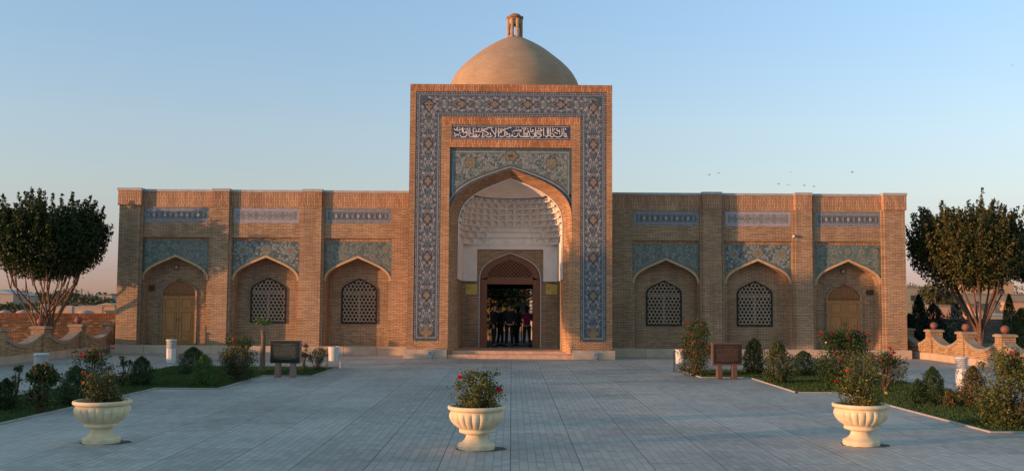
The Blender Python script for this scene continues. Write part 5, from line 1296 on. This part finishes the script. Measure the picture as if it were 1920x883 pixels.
for i, (u, w_) in enumerate(((9, .36), (43, .40), (68, .45), (160, .5))):
    mb = MB(); mb.lathe([(w_, 0), (w_, 1.42), (w_ * .9, 1.52), (w_ * .5, 1.61), (0.01, 1.64)], n=14); o = mb.build('tomb_dome', WALLC, smooth=True); o.location = on(u, 54 + i); 
    tag(o, ('white rounded tomb top above the orange wall, nearest the left edge', 'white rounded tomb top above the orange wall, left of the trunks', 'wide pale tomb top above the orange wall, against the trunks', 'wide pale tomb top above the orange wall, right of the trunks')[i], 'tomb')
for i, (u, vt) in enumerate(((133, 548), (141, 545), (151, 541), (163, 545))):
    Y = 260; hgt = P(u, vt, Y).z; mb = MB(); mb.tube([(0, 0, 0), (0, 0, hgt)], .14, 6); mb.box(-.9, .9, -.06, .06, hgt - .6, hgt - .45)
    o = mb.build('utility_pole', ROOFG); o.location = on(u, Y); tag(o, ('leftmost of the four thin poles', 'second of the four thin poles from the left', 'tallest of the four thin poles', 'rightmost of the four thin poles')[i] + ' on the left horizon', 'pole', 'thin poles on the left horizon')
lt = [(46, 210, 2.6, 4.2, 'small rounded far tree above the blue roofed hut'), (66, 190, 2.4, 3.9, 'low far tree between hut and tree trunks'), (120, 150, 3.2, 4.0, 'bushy far tree seen behind the right trunk'), (100, 170, 2.6, 3.4, 'dark far bush between the two trunks'),
      (175, 140, 3.4, 3.0, 'wide low far bush left of the shrine'), (200, 120, 2.0, 2.6, 'low dark bush touching the shrine on the horizon'), (20, 120, 3.0, 1.9, 'low hedge-like bush at the far left'), (56, 110, 3.2, 1.8, 'low hedge-like bush below the blue roofs'), (100, 105, 2.6, 1.7, 'low bush just behind the ochre field wall, at its left end'), (5, 240, 3, 4, 'far tree at the left edge of the horizon')]
for i, (u, Y, r_, h_, lb) in enumerate(lt): tree(on(u, Y), r_, h_, lb, LF_FAR, 80 + i, 1100, .32, .08 if h_ < 3 else .2, 'background_bush' if h_ < 3 else 'background_tree')
# scrub on the open land and the woods on the horizon
rng = np.random.default_rng(3); m = 26000
X_ = rng.uniform(-130, 130, m); Y_ = rng.uniform(64, 260, m) ; k = (np.abs(X_) > 17) & (np.abs(X_) < Y_ * .56); X_, Y_ = X_[k], Y_[k]
nz = np.sin(X_ * .21 + 1) * np.sin(Y_ * .17) + .6 * np.sin(X_ * .07 + Y_ * .05); k = nz > -.2; X_, Y_ = X_[k], Y_[k]
tag(leaves('scrub', np.stack([X_, Y_, rng.uniform(.05, 1.0, len(X_)) ** 1.3], 1), .6, LF_FAR, None, rs=rng), 'rough dry scrub covering the open land beyond the walls', 'scrub', kind='stuff')
m = 15000; X_ = rng.uniform(-420, 420, m); hh = 3.2 + 1.6 * np.sin(X_ * .05) + 1.1 * np.sin(X_ * .13 + 2) + .8 * np.sin(X_ * .41); Z_ = rng.uniform(0, 1, m) ** .8 * np.maximum(hh, 1.6)
k = np.abs(X_) > 90
tag(leaves('far_woods', np.stack([X_, 520 + rng.uniform(-20, 20, m), Z_], 1)[k], 2.2, LF_FAR, None, rs=rng), 'low dark line of far trees along the horizon', 'woods', kind='stuff')
# birds
BIRD = plain('bird_grey', (.08, .075, .07), rough=.9)
mb = MB(); mb.tube([(0, -.22, 0), (0, -.12, .01), (0, .05, 0), (0, .24, 0)], [.02, .06, .05, .03], 6)
for s in (-1, 1): mb.add([(s * .03, -.08, .03), (s * .28, -.12, .12), (s * .55, .02, .03), (s * .28, .06, .10), (s * .03, .08, .03)], [(0, 1, 3, 4), (1, 2, 3)])
bm_ = None
for i, (u, v, lb) in enumerate(((1330, 328, 'leftmost of two birds over the second right bay'), (1347, 325, 'right bird of the pair over the second right bay'), (1483, 322, 'lone high bird above the loose group near the roof'), (1598, 323, 'lone bird right of the group, above the door bay'),
        (1460, 345, 'left bird of the low group above the roof'), (1478, 347, 'second bird of the low group above the roof'), (1508, 348, 'third bird of the low group above the roof'), (1526, 350, 'rightmost bird of the low group above the roof'), (1898, 123, 'lone bird high in the sky at the right'))):
    if bm_ is None: o = mb.build('bird', BIRD); bm_ = o
    else: o = bm_.copy(); COL.objects.link(o)
    o.location = P(u, v, 110 + 7 * (i % 3)); o.rotation_euler = (0, .2 * (i % 3 - 1), 1.2 + i); o.scale = (.6, .6, .6); tag(o, lb, 'bird', 'birds over the right wing')
